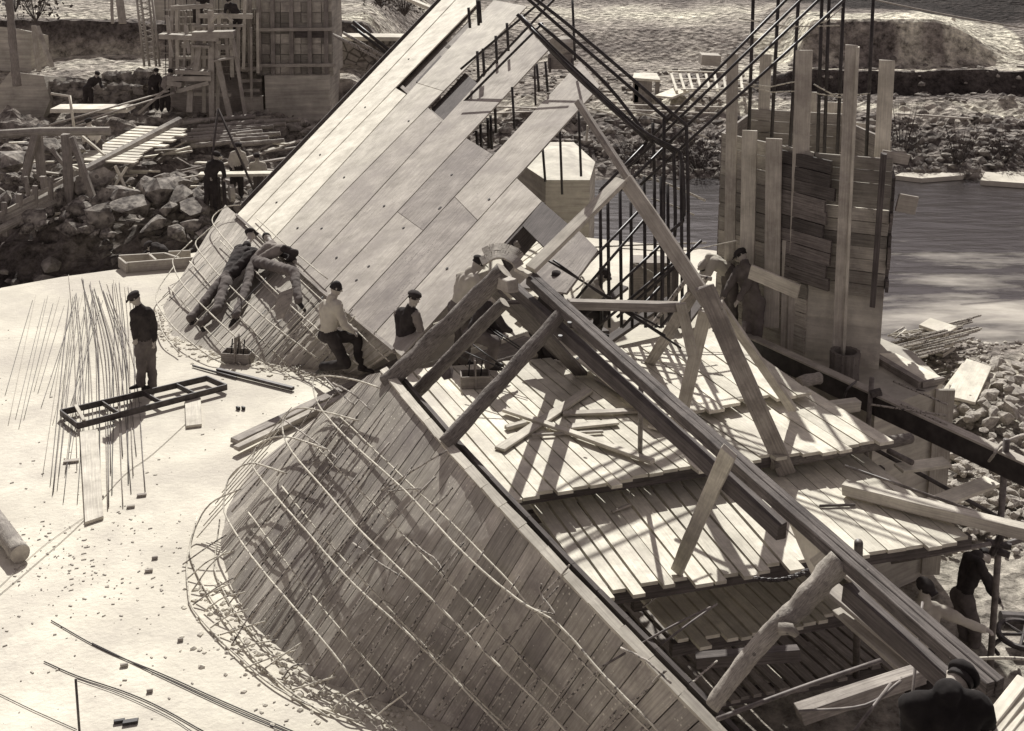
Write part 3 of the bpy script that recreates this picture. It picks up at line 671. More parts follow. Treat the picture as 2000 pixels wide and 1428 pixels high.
# two plies side by side
b = MB(); b.rbeam(K0 - side * .041, K1 - side * .041, .08, .11, kn); b.build('outer_ply', M_beam, rk, bevel=.006)
b = MB(); b.rbeam(K0 + kd * .12 + side * .041 - kn * .004, K1 + side * .041 - kn * .004, .08, .11, kn); b.build('inner_ply', M_beam, rk, bevel=.006)
for (x, y) in ((1112, 634), (1094, 660)):
    c = onplane(x, y, K0 + kn * .06, kn); b = MB(); b.tube([c - kn * .02, c + kn * .03], .025, 8); b.build('bolt', M_rust, rk)
L0, L1 = T(1000, 560, 14.75), T(1925, 1400, 8.15)
def cutb(A_, B_, x): # point on the lower beam's axis whose picture column is x
    lo, hi = 0.0, 1.0
    for _ in range(40):
        m_ = (lo + hi) / 2; p_ = A_.lerp(B_, m_); d_ = p_ - Vector((0, 0, H)); f_ = d_.y * cp - d_.z * sp_
        if CX + F * d_.x / f_ < x: lo = m_
        else: hi = m_
    return A_.lerp(B_, lo)
b = MB(); b.rbeam(L0, cutb(L0, L1, 1528), .10, .16, kn); tag(b.build('lower_beam', M_woodD, bevel=.006), 'upper length of dark timber tight under the heavy double beam, ending above the pale gusset', 'beam')
b = MB(); b.rbeam(cutb(L0, L1, 1655), L1, .10, .16, kn); tag(b.build('lower_beam', M_woodD, bevel=.006), 'lower length of dark timber under the heavy double beam, right of the gnarled log head', 'beam')
# end block and curved saddle at the apex
sad = empty('curved_saddle', T(985, 510, 14.4), 'curved pale board saddle nailed over the log ends at the frame apex', 'saddle')
for s_, (w0, off) in enumerate(((.10, 0), (.10, .105))):
    b = MB(); pts = smoothline([T(940 + s_ * 4, 512 - s_ * 13, 14.3), T(962 + s_ * 3, 500 - s_ * 11, 14.3), T(985 + s_ * 2, 498 - s_ * 8, 14.25), T(1006 + s_ * 2, 509 - s_ * 10, 14.2), T(1014, 521 - s_ * 12, 14.2)], 5)
    for i in range(len(pts) - 1): b.box(pts[i] + Vector((0, off, 0)), pts[i + 1] + Vector((0, off, 0)), .13, .03, (0, -.5, 1))
    b.build('curved_board', M_woodG, sad)
beam('end_block', T(975, 548, 14.5), T(1002, 560, 14.2), .15, .16, M_woodG, 'square end-grain block under the curved saddle', 'block', bevel=.01)
beam('loose_board', T(1010, 525, 14.3), T(1035, 538, 14.2), .1, .05, M_woodL, 'short scrap board between the saddle and the double beam', 'board')
# log rakers
LOGE0 = T(985, 528, 14.45)
logo('bark_log', Z(752, 750, 1.93) + Vector((.02, 0, 0)), LOGE0, .118, .112, 'thickest bark-covered log prop, from the near wall to the apex', 'log', 'bark-covered log props', bend=.03)
logo('bark_log', Z(803, 778, 1.55), T(985, 590, 14.8), .088, .078, 'second bark-covered log prop just below the thickest one', 'log', 'bark-covered log props', bend=.03)
logo('bark_log', Z(868, 868, 1.99), T(1103, 606, 13.55), .088, .078, 'thinner bark-covered log prop reaching from the wall edge to the bolts of the double beam', 'log', 'bark-covered log props', bend=.02)
b = MB(); b.capmat = 1; pp = smoothline([T(1390, 1380, 9.3), T(1450, 1300, 9.3), T(1512, 1228, 9.3), T(1556, 1190, 9.33), T(1600, 1140, 9.35), T(1642, 1092, 9.35)], 6)
b.tube(pp, .062, 22, .104, .20); b.tube([T(1525, 1225, 9.25), T(1545, 1228, 9.2), T(1556, 1240, 9.2)], .06, 10, .03, .3)
tag(b.build('peeled_log', [M_barkL, M_end], smooth=True), 'pale gnarled log prop with a knot at the lower end of the double beam', 'log')
beam('packing_block', T(1602, 1112, 9.6), T(1645, 1080, 9.4), .12, .2, M_woodL, 'light wooden block wedged behind the head of the gnarled log', 'block')
# pale gusset panels nailed under the beam
def gusset(pts, t, label, th=.03, m=None):
    q = [T(x, y, t) for x, y in pts]; nr = (q[1] - q[0]).cross(q[2] - q[0]).normalized()
    if nr.dot(Vector((0, 0, H)) - q[0]) < 0: nr = -nr
    b = MB(); b.poly(q, nr, th); return tag(b.build('gusset_panel', m or M_pale), label, 'panel')
def gus(pts, ts, label, m=None):
    q = [T(x, y, t) for (x, y), t in zip(pts, ts)]; nr = (q[1] - q[0]).cross(q[2] - q[0]).normalized()
    if nr.dot(Vector((0, 0, H)) - q[0]) < 0: nr = -nr
    b = MB(); b.poly(q, nr, .03); return tag(b.build('gusset_panel', m or M_pale), label, 'panel')
gus([(1526, 984), (1545, 982), (1614, 1060), (1606, 1082), (1588, 1130), (1558, 1062)], [10.4, 10.3, 9.95, 9.95, 10.1, 10.25], 'bright pale panel hanging below the double beam above the gnarled log')
gus([(1566, 1006), (1580, 1010), (1646, 1072), (1640, 1080)], [9.95, 9.9, 9.6, 9.7], 'narrow pale wedge board between the double beam and its lower beam')
gus([(1272, 768), (1296, 770), (1330, 800), (1276, 782)], [12.9, 12.8, 12.6, 12.9], 'small pale wedge board under the middle of the double beam', M_woodL)
# ================================================================ the leaning props in the middle
J = T(1378, 575, 14.9)
beam('leaning_prop', T(1128, 198, 15.9), T(1388, 600, 14.85), .12, .08, M_wood, 'long square timber leaning up left from the prop joint, its top free in the air', 'prop', up=(1, -.6, 0))
beam('leaning_prop', T(1222, 352, 15.2), T(1384, 592, 14.7), .20, .07, M_woodG, 'weathered wide board doubled under the free-ended timber', 'prop', up=(-.5, -1, .1))
beam('leaning_prop', T(1375, 560, 14.6), Z(1537, 925, .5), .235, .06, M_wood, 'widest dark board prop standing from the joint down to the platform edge', 'prop', up=(-.3, -1, .2))
beam('leaning_prop', T(1402, 590, 14.95), Z(1548, 800, .9), .12, .075, M_woodG, 'slim light prop ending on the topmost planks right of the wide dark board', 'prop', up=(-.5, -1, .1))
beam('leaning_prop', T(1378, 608, 15.1), Z(1325, 835, .9), .17, .07, M_woodG, 'light board prop standing nearly upright from the joint to the platform', 'prop', up=(-.4, -1, .1))
beam('leaning_prop', T(1330, 592, 14.6), T(1352, 692, 14.9), .13, .05, M_woodG, 'short board nailed beside the upright light prop', 'prop', up=(-.4, -1, .1))
beam('leaning_prop', T(1362, 560, 15.3), Z(1268, 712, .9), .16, .06, M_wood, 'dark board prop slanting down left from the joint', 'prop', up=(-.4, -1, .1))
beam('cross_timber', T(1110, 594, 14.3), T(1328, 600, 14.75), .13, .11, M_wood, 'level weathered timber between the double beam and the prop joint', 'timber')
beam('white_board', T(1214, 352, 15.2), T(1036, 526, 14.35), .07, .17, M_woodL, 'thin bright board slanting from the apex up to the leaning props', 'board', up=(1, 0, 0.3))
beam('raking_board', T(1005, 590, 14.9), Z(1135, 730, .85), .2, .06, M_woodD, 'dark raking board under the apex standing on the back of the platform', 'board', up=(-.3, -1, .1))
beam('raking_board', T(955, 560, 15.2), Z(1098, 700, .85), .16, .06, M_woodD, 'second dark raking board under the apex, left of the wider one', 'board', up=(-.3, -1, .1))
beam('leaning_board', T(1424, 882, 9.9), Z(1322, 1116, .48), .145, .05, M_woodL, 'single clean pale board leaning from the double beam onto the middle platform', 'board', up=(-.6, -1, .1))
tubeobj('steel_pipe', [T(1252, 752, 14.2), Z(1250, 886, .8)], .032, M_steel, 'short upright steel pipe standing on the upper platform under the double beam', 'pipe', n=10)
tubeobj('steel_pipe', [T(1677, 1060, 12.0), Z(1672, 1320, -2.2)], .045, M_steel, 'dark upright steel pipe below the lower end of the double beam', 'pipe', n=10)
# long square timber on the right platform
beam('square_timber', Z(1648, 952, .56), Z(2060, 1052, .60), .17, .15, M_woodL, 'long square pale timber lying across the right end of the middle platform', 'timber')
beam('loose_board', Z(1820, 985, .1), Z(1940, 940, .1), .26, .05, M_deckpl, 'short wide plank sticking out past the platform behind the square timber', 'board')
beam('loose_board', Z(1755, 915, .3), Z(1850, 902, .3), .24, .05, M_deckpl, 'short wide plank jutting right from under the log', 'board')
tubeobj('steel_pipe', [Z(1735, 880, .4), Z(1782, 904, .4)], .04, M_steel, 'short horizontal steel pipe poking out under the log end', 'pipe', n=10)
logo('log', Z(1560, 748, .8), Z(1600, 738, .8), .09, .09, 'short pale log end poking out between topmost planks and the girder', 'log', m=M_barkL)
beam('square_timber', Z(1600, 800, .68), Z(1676, 790, .68), .16, .16, M_woodL, 'squared timber end poking out beside the girder', 'timber')
# ================================================================ girder, scaffold tubes on the right
G0, G1 = Z(1430, 642, .62), Z(2060, 930, .62)
rg = empty('dark_girder', G0, 'long dark riveted girder crossing from the column foot to the right edge', 'girder')
gd = (G1 - G0).normalized(); b = MB(); b.box(G0 - up * .16, G1 - up * .16, .09, .32); b.build('web', M_girder, rg, bevel=.008)
b = MB(); b.box(G0 + up * .015, G1 + up * .015, .17, .035); b.build('lit_top_strip', M_woodG, rg, bevel=.004)  # paler wood stands in for sunlight on the girder's top face
def pipe(pts, label, r=.028, m=M_steel, cat='pipe', name='steel_pipe'): return tubeobj(name, pts, r, m, label, cat, n=9)
pipe([Z(1452, 668, .75) + up * .35, Z(1452, 668, .75)], 'short upright pipe end at the far left end of the girder', .035)
o = pipe([Yd(1703, 738, 16.4), Yd(1695, 840, 16.4) - up * .6], 'short upright scaffold pipe clamped in front of the girder', .038)
b = MB(); b.box(Yd(1700, 770, 16.35), Yd(1722, 765, 16.35), .1, .1); tag(b.build('pipe_clamp', M_rust, bevel=.01), 'dark clamp on the girder next to the short scaffold pipe', 'clamp')
sp1 = Yd(1966, 858, 14.55); sp2 = Yd(1936, 1290, 14.55) - up * .5
pipe([sp1, sp2], 'tall upright scaffold pipe at the right edge, in front of the stooping man', .045)
pipe([Yd(1650, 910, 13.9), Yd(2050, 1050, 13.4)], 'thin dark pipe slanting across the right edge above the square timber', .02)
b = MB()
for q in (((1926, 1058), (1975, 1068)), ((1938, 1082), (1958, 1040)), ((1945, 1075), (1972, 1085))): b.tube([Yd(*q[0], 14.5), Yd(*q[1], 14.4)], .05, 8)
tag(b.build('pipe_clamp', M_rust), 'cluster of dark scaffold clamps halfway up the tall right pipe', 'clamp')
pipe([Yd(1740, 1098, 14.2), Yd(1935, 1062, 14.2)], 'level mud-spattered pipe under the middle platform, left of the tall pipe', .03)
pipe([Yd(1810, 1010, 14.0), Yd(2020, 1052, 13.2)], 'thin bright pipe slanting out to the right at the clamps', .018)
pipe([Yd(1950, 1068, 14.6), Yd(2040, 1040, 14.9)], 'short pipe leaving the frame right of the clamps', .04)
pipe([Yd(1560, 795, 16.2), Yd(1950, 1010, 14.8)], 'dark pipe parallel to and below the girder', .03, M_rust)
# reinforcing bars resting on the girder and footing
for i, (a, c) in enumerate((((1745, 745), (1850, 790)), ((1760, 790), (1850, 830)), ((1700, 790), (1850, 812)))):
    tubeobj('rebar_rod', [Z(*a, .66), Z(*c, .66)], .016, M_bar, ('hooked', 'middle', 'lowest')[i] + ' crusted rod lying over the footing behind the girder', 'rod')
tubeobj('wire_coil', smoothline([Z(1672, 745, .68), Z(1655, 760, .70), Z(1648, 785, .45), Z(1660, 800, .4)], 5), .018, M_rust, 'dark cable looped over the girder near the clamp', 'cable')
tubeobj('frayed_rope', smoothline([Z(1990, 852, .7), Z(1955, 868, .7), Z(1940, 890, .66), Z(1928, 905, .3)], 5), .022, M_rope, 'frayed pale rope tied round the girder at the right edge', 'rope')
# ================================================================ footing block behind the girder
fb = empty('concrete_footing', Z(1840, 1150, -3), 'pale concrete footing block behind the girder with a sunlit top', 'footing')
ft = [Z(1560, 700, .3), Z(1690, 800, .3), Z(1842, 742, .3), Z(1820, 722, .3), Z(1712, 690, .3)]
yb = Z(1842, 742, .3)
b = MB(); b.poly([Vector((q.x, q.y, .3)) for q in [Vector((4.95, 18.9, 0)), Vector((5.5, 16.6, 0)), Vector((yb.x - .25, yb.y - .35, 0)), Vector((yb.x, yb.y, 0)), Vector((yb.x - .1, yb.y + 1.2, 0)), Vector((5.6, 21, 0))]], up, 3.4); b.build('block', M_conc, fb)
b = MB(); b.box(Vector((yb.x - .12, yb.y - .42, -2.9)), Vector((yb.x - .12, yb.y - .42, .32)), .3, .05, (0, -1, 0)); b.build('shutter_board', M_woodG, fb)
b = MB(); b.box(Vector((yb.x - .5, yb.y - .40, -2.9)), Vector((yb.x - .5, yb.y - .40, .30)), .12, .08, (0, -1, 0)); b.build('shutter_post', M_woodD, fb)
b = MB(); b.box(Z(1705, 695, .36), Z(1800, 752, .36), .12, .12); b.box(Z(1800, 752, .36), Z(1842, 742, .36), .06, .1); b.build('kerb_board', M_wood, fb)
b = MB(); b.board([Z(1715, 690, .34), Z(1812, 748, .34), Z(1842, 738, .34), Z(1750, 690, .34)], up, .03); b.build('lit_top_sheet', M_pale, fb)  # pale colour paints the sunlight on top of the footing
# stump
st = empty('tree_stump', Z(1648, 728, .3), 'bark-covered hollow stump standing between the column and the girder', 'stump')
sb = Z(1648, 738, .3); b = MB(); n_ = 40
for zz, rr_ in ((0, .235), (.2, .225), (.46, .235)):
    for k in range(n_):
        th = 2 * math.pi * k / n_; q = rr_ * (1 + .045 * math.sin(k * 2.4) + .03 * noise.noise(Vector((k, zz * 3, 0)))); b.v.append(sb + Vector((math.cos(th) * q, math.sin(th) * q, zz)))
for zz, rr_ in ((.46, .18), (.12, .17)):
    for k in range(n_): th = 2 * math.pi * k / n_; b.v.append(sb + Vector((math.cos(th) * rr_, math.sin(th) * rr_, zz)))
for r_ in range(4):
    for k in range(n_): k2 = (k + 1) % n_; b.face([r_ * n_ + k, r_ * n_ + k2, (r_ + 1) * n_ + k2, (r_ + 1) * n_ + k])
b.face([4 * n_ + k for k in range(n_)]); b.build('bark', M_bark, st)
# ================================================================ boarded column
col = empty('boarded_column', Z(1570, 705, .3), 'tall boarded column formwork with upright planks and starter bars, beside the river', 'column')
V = [Vector((3.72, 20.2, .3)), Z(1572, 700, .3), Z(1716, 722, .3), Vector((6.38, 19.5, .3)), Vector((6.1, 21.4, .3)), Vector((4.5, 21.9, .3))]
V[2].z = .3
b = MB(); b.poly([Vector((q.x, q.y, 3.0)) for q in V], up, 3.0); b.build('cast_core', M_core, col)
cen = sum(V, Vector()) / 6
def zat(px_, py_, Y): return Yd(px_, py_, Y).z
ztop = zat(1640, 300, 18.5)
def facing(i, j, z0, z1, over0, over1, rag, name, m, th=.05, off=.03, rows=11):
    a, c = V[i], V[j]; d = (c - a); Ln = d.length; d.normalize(); nr = d.cross(up)
    if nr.dot(a - cen) < 0: nr = -nr
    b = MB(); rr = random.Random(i * 7 + 1); z = z0; hh = (z1 - z0) / rows
    for k in range(rows):
        o0 = over0 + rr.uniform(-rag, rag) * (over0 > 0); o1 = over1 + rr.uniform(-rag, rag) * (over1 > 0)
        A_ = a - d * o0 + nr * off; B_ = c + d * o1 + nr * off; A_ = Vector((A_.x, A_.y, z + hh / 2)); B_ = Vector((B_.x, B_.y, z + hh / 2 + rr.uniform(-.01, .01)))
        b.box(A_, B_, th, hh * .95, up); z += hh
    b.build(name, m, col)
facing(0, 1, .35, ztop, 0, 0, 0, 'left_boarding', M_colw, rows=14)
z_low = zat(1650, 575, 18.3)
facing(1, 2, z_low, ztop, 0, 0, 0, 'front_boarding', M_colw, rows=11)
facing(0, 1, z_low + .1, ztop - .05, -1.2, .42, .10, 'corner_boarding', M_ragd, off=.11, rows=10)
facing(2, 3, z_low + .15, ztop - .3, .05, .42, .14, 'right_boarding', M_ragd, rows=10)
facing(3, 4, z_low, ztop, 0, 0, 0, 'rear_boarding', M_wood); facing(4, 5, z_low, ztop + .1, 0, 0, 0, 'rear_boarding', M_woodG); facing(5, 0, .3, ztop, 0, 0, 0, 'rear_boarding', M_wood)
posts = [ # x_top,y_top,x_bot,y_bot,width px,Y, label material
 (1431, 105, 1424, 560, 22, 19.6, M_woodG), (1464, 255, 1458, 560, 30, 19.3, M_woodL), (1512, 270, 1507, 640, 32, 18.95, M_woodG), (1571, 98, 1552, 690, 32, 18.75, M_woodG),
 (1541, 470, 1537, 690, 26, 18.85, M_woodG), (1663, 88, 1636, 710, 24, 18.0, M_woodG), (1733, 118, 1716, 420, 30, 18.9, M_woodL), (1496, 106, 1490, 270, 22, 21.9, M_woodL),
 (1630, 200, 1626, 300, 34, 22, M_woodL), (1680, 240, 1676, 300, 24, 22, M_woodL), (1585, 180, 1585, 300, 20, 22, M_woodG)]
for (x0, y0, x1, y1, w_, Y, m_) in posts:
    b = MB(); b.box(Yd(x0, y0, Y), Yd(x1, y1, Y), w_ * Y / 2300, .045, (-.35, -1, 0)); b.build('upright_plank', m_, col, bevel=.004)
b = MB(); b.box(Yd(1676, 92, 17.97), Yd(1648, 700, 17.97), .045, .12, (-.35, -1, 0)); b.build('lit_upright_edge', M_woodL, col)  # pale strip: sunlight on the post's narrow face put into colour
b = MB(); b.box(Yd(1726, 300, 17.9), Yd(1704, 598, 17.9), .09, .12, (-.35, -1, 0)); b.build('upright_post', M_woodD, col)
b = MB(); b.box(Yd(1465, 530, 18.3), Yd(1560, 570, 17.8), .05, .24); b.build('brace_board', M_woodL, col, bevel=.004)
b = MB(); b.box(Yd(1722, 303, 18.2), Yd(1775, 312, 18.2), .05, .17); b.build('brace_board', M_woodG, col, bevel=.004)
b = MB(); b.box(Yd(1752, 395, 18.6), Yd(1790, 402, 18.6), .05, .30); b.build('brace_board', M_woodG, col, bevel=.004)
for (x0, x1, yb_) in ((1470, 1462, 252), (1520, 1506, 262), (1560, 1541, 290), (1604, 1596, 290), (1618, 1609, 298), (1647, 1634, 298), (1705, 1691, 290)):
    Y = 20.0; b = MB(); b.tube([Yd(x0 + 3, -60, Y), Yd(x1, yb_ + 30, Y)], .032, 8); b.build('starter_bar', M_barD, col, smooth=True)
for (a, c) in (((1443, 36), (1640, 50)), ((1450, 163), (1560, 158)), ((1452, 164), (1560, 178)), ((1580, 180), (1700, 182)), ((1590, 165), (1660, 185)), ((1585, 50), (1645, 14))):
    b = MB(); p_, q_ = Yd(*a, 19.95), Yd(*c, 19.95); b.tube([p_, p_.lerp(q_, .5) - up * .08, q_], .013, 6); b.build('stirrup', M_barL, col, smooth=True)
# ================================================================ reinforcement in the gap (dark bars)
mid = empty('standing_rebar', Z(1250, 650, 0), 'upright frame of thick dark reinforcing bars with bent diagonals, left of the column', 'rebar frame')
def mb(pts, r=.028, m=M_barD, t=19.5): tubeobj('bar', smoothline([T(*q[:2], q[2] if len(q) > 2 else t) for q in pts], 4) if len(pts) > 2 else [T(*q[:2], q[2] if len(q) > 2 else t) for q in pts], r, m, parent=mid, n=8)
for (a, c, t) in (((1038, 0), (1335, 262), 18.6), ((1030, 22), (1325, 285), 18.7)): pass
mb([(1015, -25), (1130, 65), (1325, 232), (1338, 245), (1341, 262), (1344, 400), (1346, 640)], t=18.6)
mb([(1005, -25), (1125, 80), (1290, 222), (1296, 232), (1297, 250), (1296, 420), (1292, 640)], t=18.8)
mb([(1010, 28), (1100, 120), (1240, 245), (1320, 292), (1328, 305), (1333, 330), (1336, 420), (1325, 440), (1292, 470), (1230, 540)][:7] + [(1322, 442), (1290, 466)], t=18.5)
mb([(1020, 35), (1130, 142), (1260, 262), (1310, 292), (1316, 310), (1318, 460), (1300, 480)], t=18.7)
mb([(1016, 30), (1110, 135), (1265, 275)], t=18.9); mb([(1036, 55), (1150, 170), (1257, 268)], t=18.4); mb([(1052, 45), (1180, 160), (1275, 280)], t=18.6)
for (x, y0, y1) in ((1172, 372, 640), (1187, 385, 640), (1211, 372, 640), (1232, 395, 640), (1258, 345, 640), (1278, 340, 640), (1291, 345, 640), (1304, 360, 640), (1330, 300, 640), (1275, 240, 340)):
    mb([(x, y0), (x + 3, y1)], t=19.4)
for (a, c) in (((1240, 300), (1560, -25)), ((1222, 332), (1590, -25)), ((1238, 345), (1625, -25)), ((1250, 362), (1665, -15))): mb([(*a, 18.9), (*c, 18.9)], .024)
for (a, c) in (((1172, 372), (1262, 280)), ((1212, 372), (1300, 285)), ((1110, 555), (1248, 412)), ((1120, 590), (1262, 425)), ((1165, 640), (1330, 500)), ((1215, 640), (1290, 560)), ((1240, 590), (1370, 470)), ((1205, 620), (1320, 520)), ((1140, 620), (1300, 470)), ((1290, 640), (1345, 570))):
    mb([(*a, 18.6), (*c, 18.9)], .024)
for q in (([(1250, 342), (1310, 362), (1378, 392)], .02), ([(1272, 388), (1310, 400), (1356, 420)], .014), ([(1155, 483), (1260, 478), (1380, 474)], .014), ([(1230, 512), (1270, 530), (1278, 540)], .012),
          ([(1232, 218), (1290, 232), (1384, 270)], .014), ([(1130, 205), (1200, 225), (1232, 236)], .012), ([(1210, 485), (1330, 490), (1440, 470)], .010)):
    mb(q[0], q[1], M_barL)
for q in ([(1062, 504), (1180, 575), (1195, 582)], [(1080, 508), (1190, 585), (1290, 640)], [(1210, 600), (1290, 650), (1300, 655)], [(1215, 606), (1270, 640), (1330, 680)]): mb(q, .014, M_barD, 14.9)
mb([(1132, 545), (1136, 540), (1140, 552), (1118, 572)], .012, M_barL, 14.6)
mb([(1390, 545), (1350, 540), (1330, 560), (1300, 600), (1270, 640)], .03, M_bar, 15.6); mb([(1375, 545), (1362, 556), (1330, 590)], .02, M_barL, 15.5)
for (x, y0, y1) in ((1118, 0, 118), (1130, 215, 345), (1060, 290, 355), (1048, 125, 180), (1065, 120, 180), (1000, 170, 252), (1093, 240, 380)): mb([(x, y0, 26), (x + 5, y1, 26)], .028)
# dark shuttering and clutter under the bars
b = MB(); b.box(Z(1228, 590, 0) + up * .45, Z(1312, 592, 0) + up * .45, .5, .9); tag(b.build('dark_shutter_box', M_wood, bevel=.01), 'dark boarded shutter box standing among the upright bars', 'shutter box')
for i, (a, c, lab) in enumerate((((1120, 640), (1220, 560), 'dark plank left of the shutter box'), ((1180, 670), (1310, 585), 'dark plank before the shutter box'), ((1330, 640), (1390, 560), 'dark plank right of the shutter box'), ((1100, 600), (1180, 650), 'dark plank crossing behind the level timber'))):
    beam('dark_plank', Z(*a, .12), Z(*c, .5), .2, .06, M_woodD, lab, 'plank', 'dark planks under the bars')
b = MB(); b.box(Z(1316, 640, 0), Z(1316, 640, 0) + up * 1.45, .12, .1, (0, -1, 0)); tag(b.build('dark_post', M_woodD), 'dark wooden post standing right of the shutter box', 'post')
# verticals seen between the far panels
for (x, y0, y1) in ((915, 15, 55), (932, 0, 50), (936, 0, 45), (968, 70, 130), (990, 45, 100), (932, 100, 160), (943, 95, 150), (958, 225, 292), (952, 230, 290), (966, 190, 260), (930, 255, 290), (938, 240, 300)): mb([(x, y0, 29), (x + 3, y1, 29)], .035)
for (a, c) in (((900, 135), (1090, -25)), ((930, 160), (1105, -25)), ((905, 200), (1060, 45))): mb([(*a, 27.5), (*c, 26.5)], .03)
RL = ['uppermost thin dark rod, touching the middle log', 'longest thin dark rod, below the uppermost one', 'lowest long dark rod, ending beside the toolbox', 'thin rod paired tightly with the uppermost one', 'tiny dark rod stub by the spade']
# rods in front of the apex, resting on the beam
for (a, c) in (((942, 628), (1030, 688)), ((906, 660), (985, 718)), ((892, 680), (985, 722)), ((940, 632), (1025, 690)), ((890, 690), (915, 705))):
    tubeobj('rebar_rod', [Z(*a, 1.5), Z(*c, 1.3)], .011, M_barD, RL.pop(0) + ' poking out between the log props', 'rod', 'thin rods between the log props')
# dark long planks lying on the apron behind the near wall
for (a, c, w_, z_, lab, m_) in (((458, 862), (790, 702), .17, .06, 'long dark trough board on the apron, nearest the near board wall', M_wood), ((462, 876), (800, 712), .12, .10, 'long narrow board lying beside the dark trough board', M_woodG), ((520, 850), (760, 740), .14, .03, 'pale board end under the dark trough boards', M_woodL)):
    beam('long_board', Z(*a, z_), Z(*c, z_), w_, .07, m_, lab, 'board')
beam('old_timber', Z(868, 742, .15), Z(1046, 672, .15), .55, .18, M_wood, 'broad dark weathered timber lying behind the toolbox on the platform', 'timber')
# small cast pier in the gap by the river
pr = empty('cast_pier', Yd(1100, 560, 30), 'small pale cast concrete pier standing by the water beyond the tall panels', 'pier')
q = [Yd(1066, 352, 28.5), Yd(1152, 346, 28.5), Yd(1162, 352, 30.5), Yd(1120, 330, 33), Yd(1055, 330, 33), Yd(1000, 345, 31)]
zt = q[0].z; b = MB(); b.poly([Vector((p_.x, p_.y, zt)) for p_ in q], up, 4.6); b.build('shaft', M_conc, pr)
b = MB(); cc = sum((Vector((p_.x, p_.y, zt)) for p_ in q), Vector()) / 6
o = len(b.v); b.v += [Vector((p_.x, p_.y, zt + .004)) for p_ in q] + [cc + up * .28]
for i in range(6): b.face([i, (i + 1) % 6, 6])
b.build('mortar_cap', M_core, pr)
# raised plank stage behind the apex
platform('plank_stage', Z(985, 500, .9), Z(1060, 545, .9), Z(1035, 468, .9), Z(1110, 500, .9), .9, 5, 'small sunlit plank stage behind the frame apex', 15, joists=False)
# ================================================================ things lying on the apron
rod_ends = []
r2 = random.Random(12)
for i in range(13): x = 30 + i * 11; rod_ends.append(((x + 34 + r2.uniform(-5, 5), 575 + r2.uniform(-15, 25)), (x - 22 + r2.uniform(-6, 6), 800 + r2.uniform(-40, 45)), 0))
for i in range(12): x = 96 + i * 5; rod_ends.append(((x + 36 + r2.uniform(-8, 8), 575 + r2.uniform(-15, 30)), (x - 8 + r2.uniform(-6, 8), 960 + r2.uniform(-50, 25)), 0))
for i in range(7): x = 138 + i * 8; rod_ends.append(((x - 4 + r2.uniform(-6, 6), 560 + r2.uniform(-25, 40)), (x + 14 + r2.uniform(-6, 8), 880 + r2.uniform(-40, 60)), .06))
for i in range(12): x = 160 + i * 5; rod_ends.append(((x + r2.uniform(-6, 8), 552 + r2.uniform(-25, 40)), (x + 38 + i * 2.6 + r2.uniform(-10, 6), 910 + r2.uniform(-30, 92)), .22))
for i in range(8): x = 216 + i * 6; rod_ends.append(((x + r2.uniform(-4, 4), 560 + r2.uniform(-25, 25)), (x + 8 + r2.uniform(-6, 6), 780 + r2.uniform(-40, 30)), .05))
for i, (a, c, bow) in enumerate(rod_ends):
    A_, B_ = Z(*a, .012 + .006 * (i % 3)), Z(*c, .012 + .006 * (i % 3)); mid_ = A_.lerp(B_, .45) + Vector((bow * r2.uniform(.6, 1), 0, .015))
    ds = smoothline([A_, mid_, B_], 5)
    tubeobj('thin_rod', ds, .006 if bow > .1 else .0042, M_barD if i % 4 == 0 else (M_rope if i % 4 == 1 else M_steel), 'thin reinforcing rod lying lengthwise on the pale apron among many like it', 'rod', 'thin rods lying on the pale apron')
# ladder-like steel frame
lf = empty('ladder_frame', Z(150, 832), 'long dark steel ladder-like frame lying across the thin rods', 'frame')
c1, c2, c3, c4 = Z(118, 806, .1), Z(404, 739, .1), Z(443, 756, .1), Z(152, 832, .1)
for a, c in ((c1, c2), (c4, c3)): b = MB(); b.box(a, c, .022, .10); b.build('side_rail', M_rust, lf)
for a, c in ((c1, c4), (c2, c3)): b = MB(); b.box(a, c, .022, .10); b.build('end_bar', M_rust, lf)
for k in (.27, .55, .78): b = MB(); b.box(c1.lerp(c2, k), c4.lerp(c3, k + .0), .02, .08); b.build('cross_bar', M_rust, lf)
b = MB(); b.box(c1.lerp(c2, .1) + up * .06, c4.lerp(c3, .04) + up * .06, .05, .03); tag(b.build('wood_scrap', M_woodL), 'small pale wooden slat lying across the left end of the steel frame', 'slat')
for i, (q, lab) in enumerate(((((156, 842), (191, 838), (202, 1008), (166, 1020)), 'long pale plank lying on the apron under the left end of the steel frame'), (((361, 778), (392, 776), (394, 828), (363, 832)), 'short pale plank lying on the apron under the right end of the steel frame'))):
    b = MB(); b.board([Z(*q[0], .05), Z(*q[1], .05), Z(*q[2], .05), Z(*q[3], .05)], up, .045); tag(b.build('pale_plank', M_woodL, bevel=.004), lab, 'plank')
beam('angle_iron', Z(425, 722, .05), Z(573, 759, .05), .07, .05, M_rust, 'longer punched steel bar lying on the apron right of the boxes shadow', 'steel bar')
beam('angle_iron', Z(376, 714, .03), Z(462, 738, .03), .03, .03, M_rust, 'shorter thin steel bar lying left of the punched one', 'steel bar')
b = MB(); b.box(Z(462, 796, .03), Z(468, 798, .03), .03, .05); b.box(Z(473, 796, .03), Z(478, 798, .03), .03, .05); tag(b.build('small_bolts', M_boot), 'two tiny dark blocks standing on the bare apron', 'blocks')
logo('log', Z(-70, 935, .12), Z(40, 1082, .12), .125, .115, 'thick pale log lying at the left edge of the apron', 'log', m=M_barkL, wob=.1)
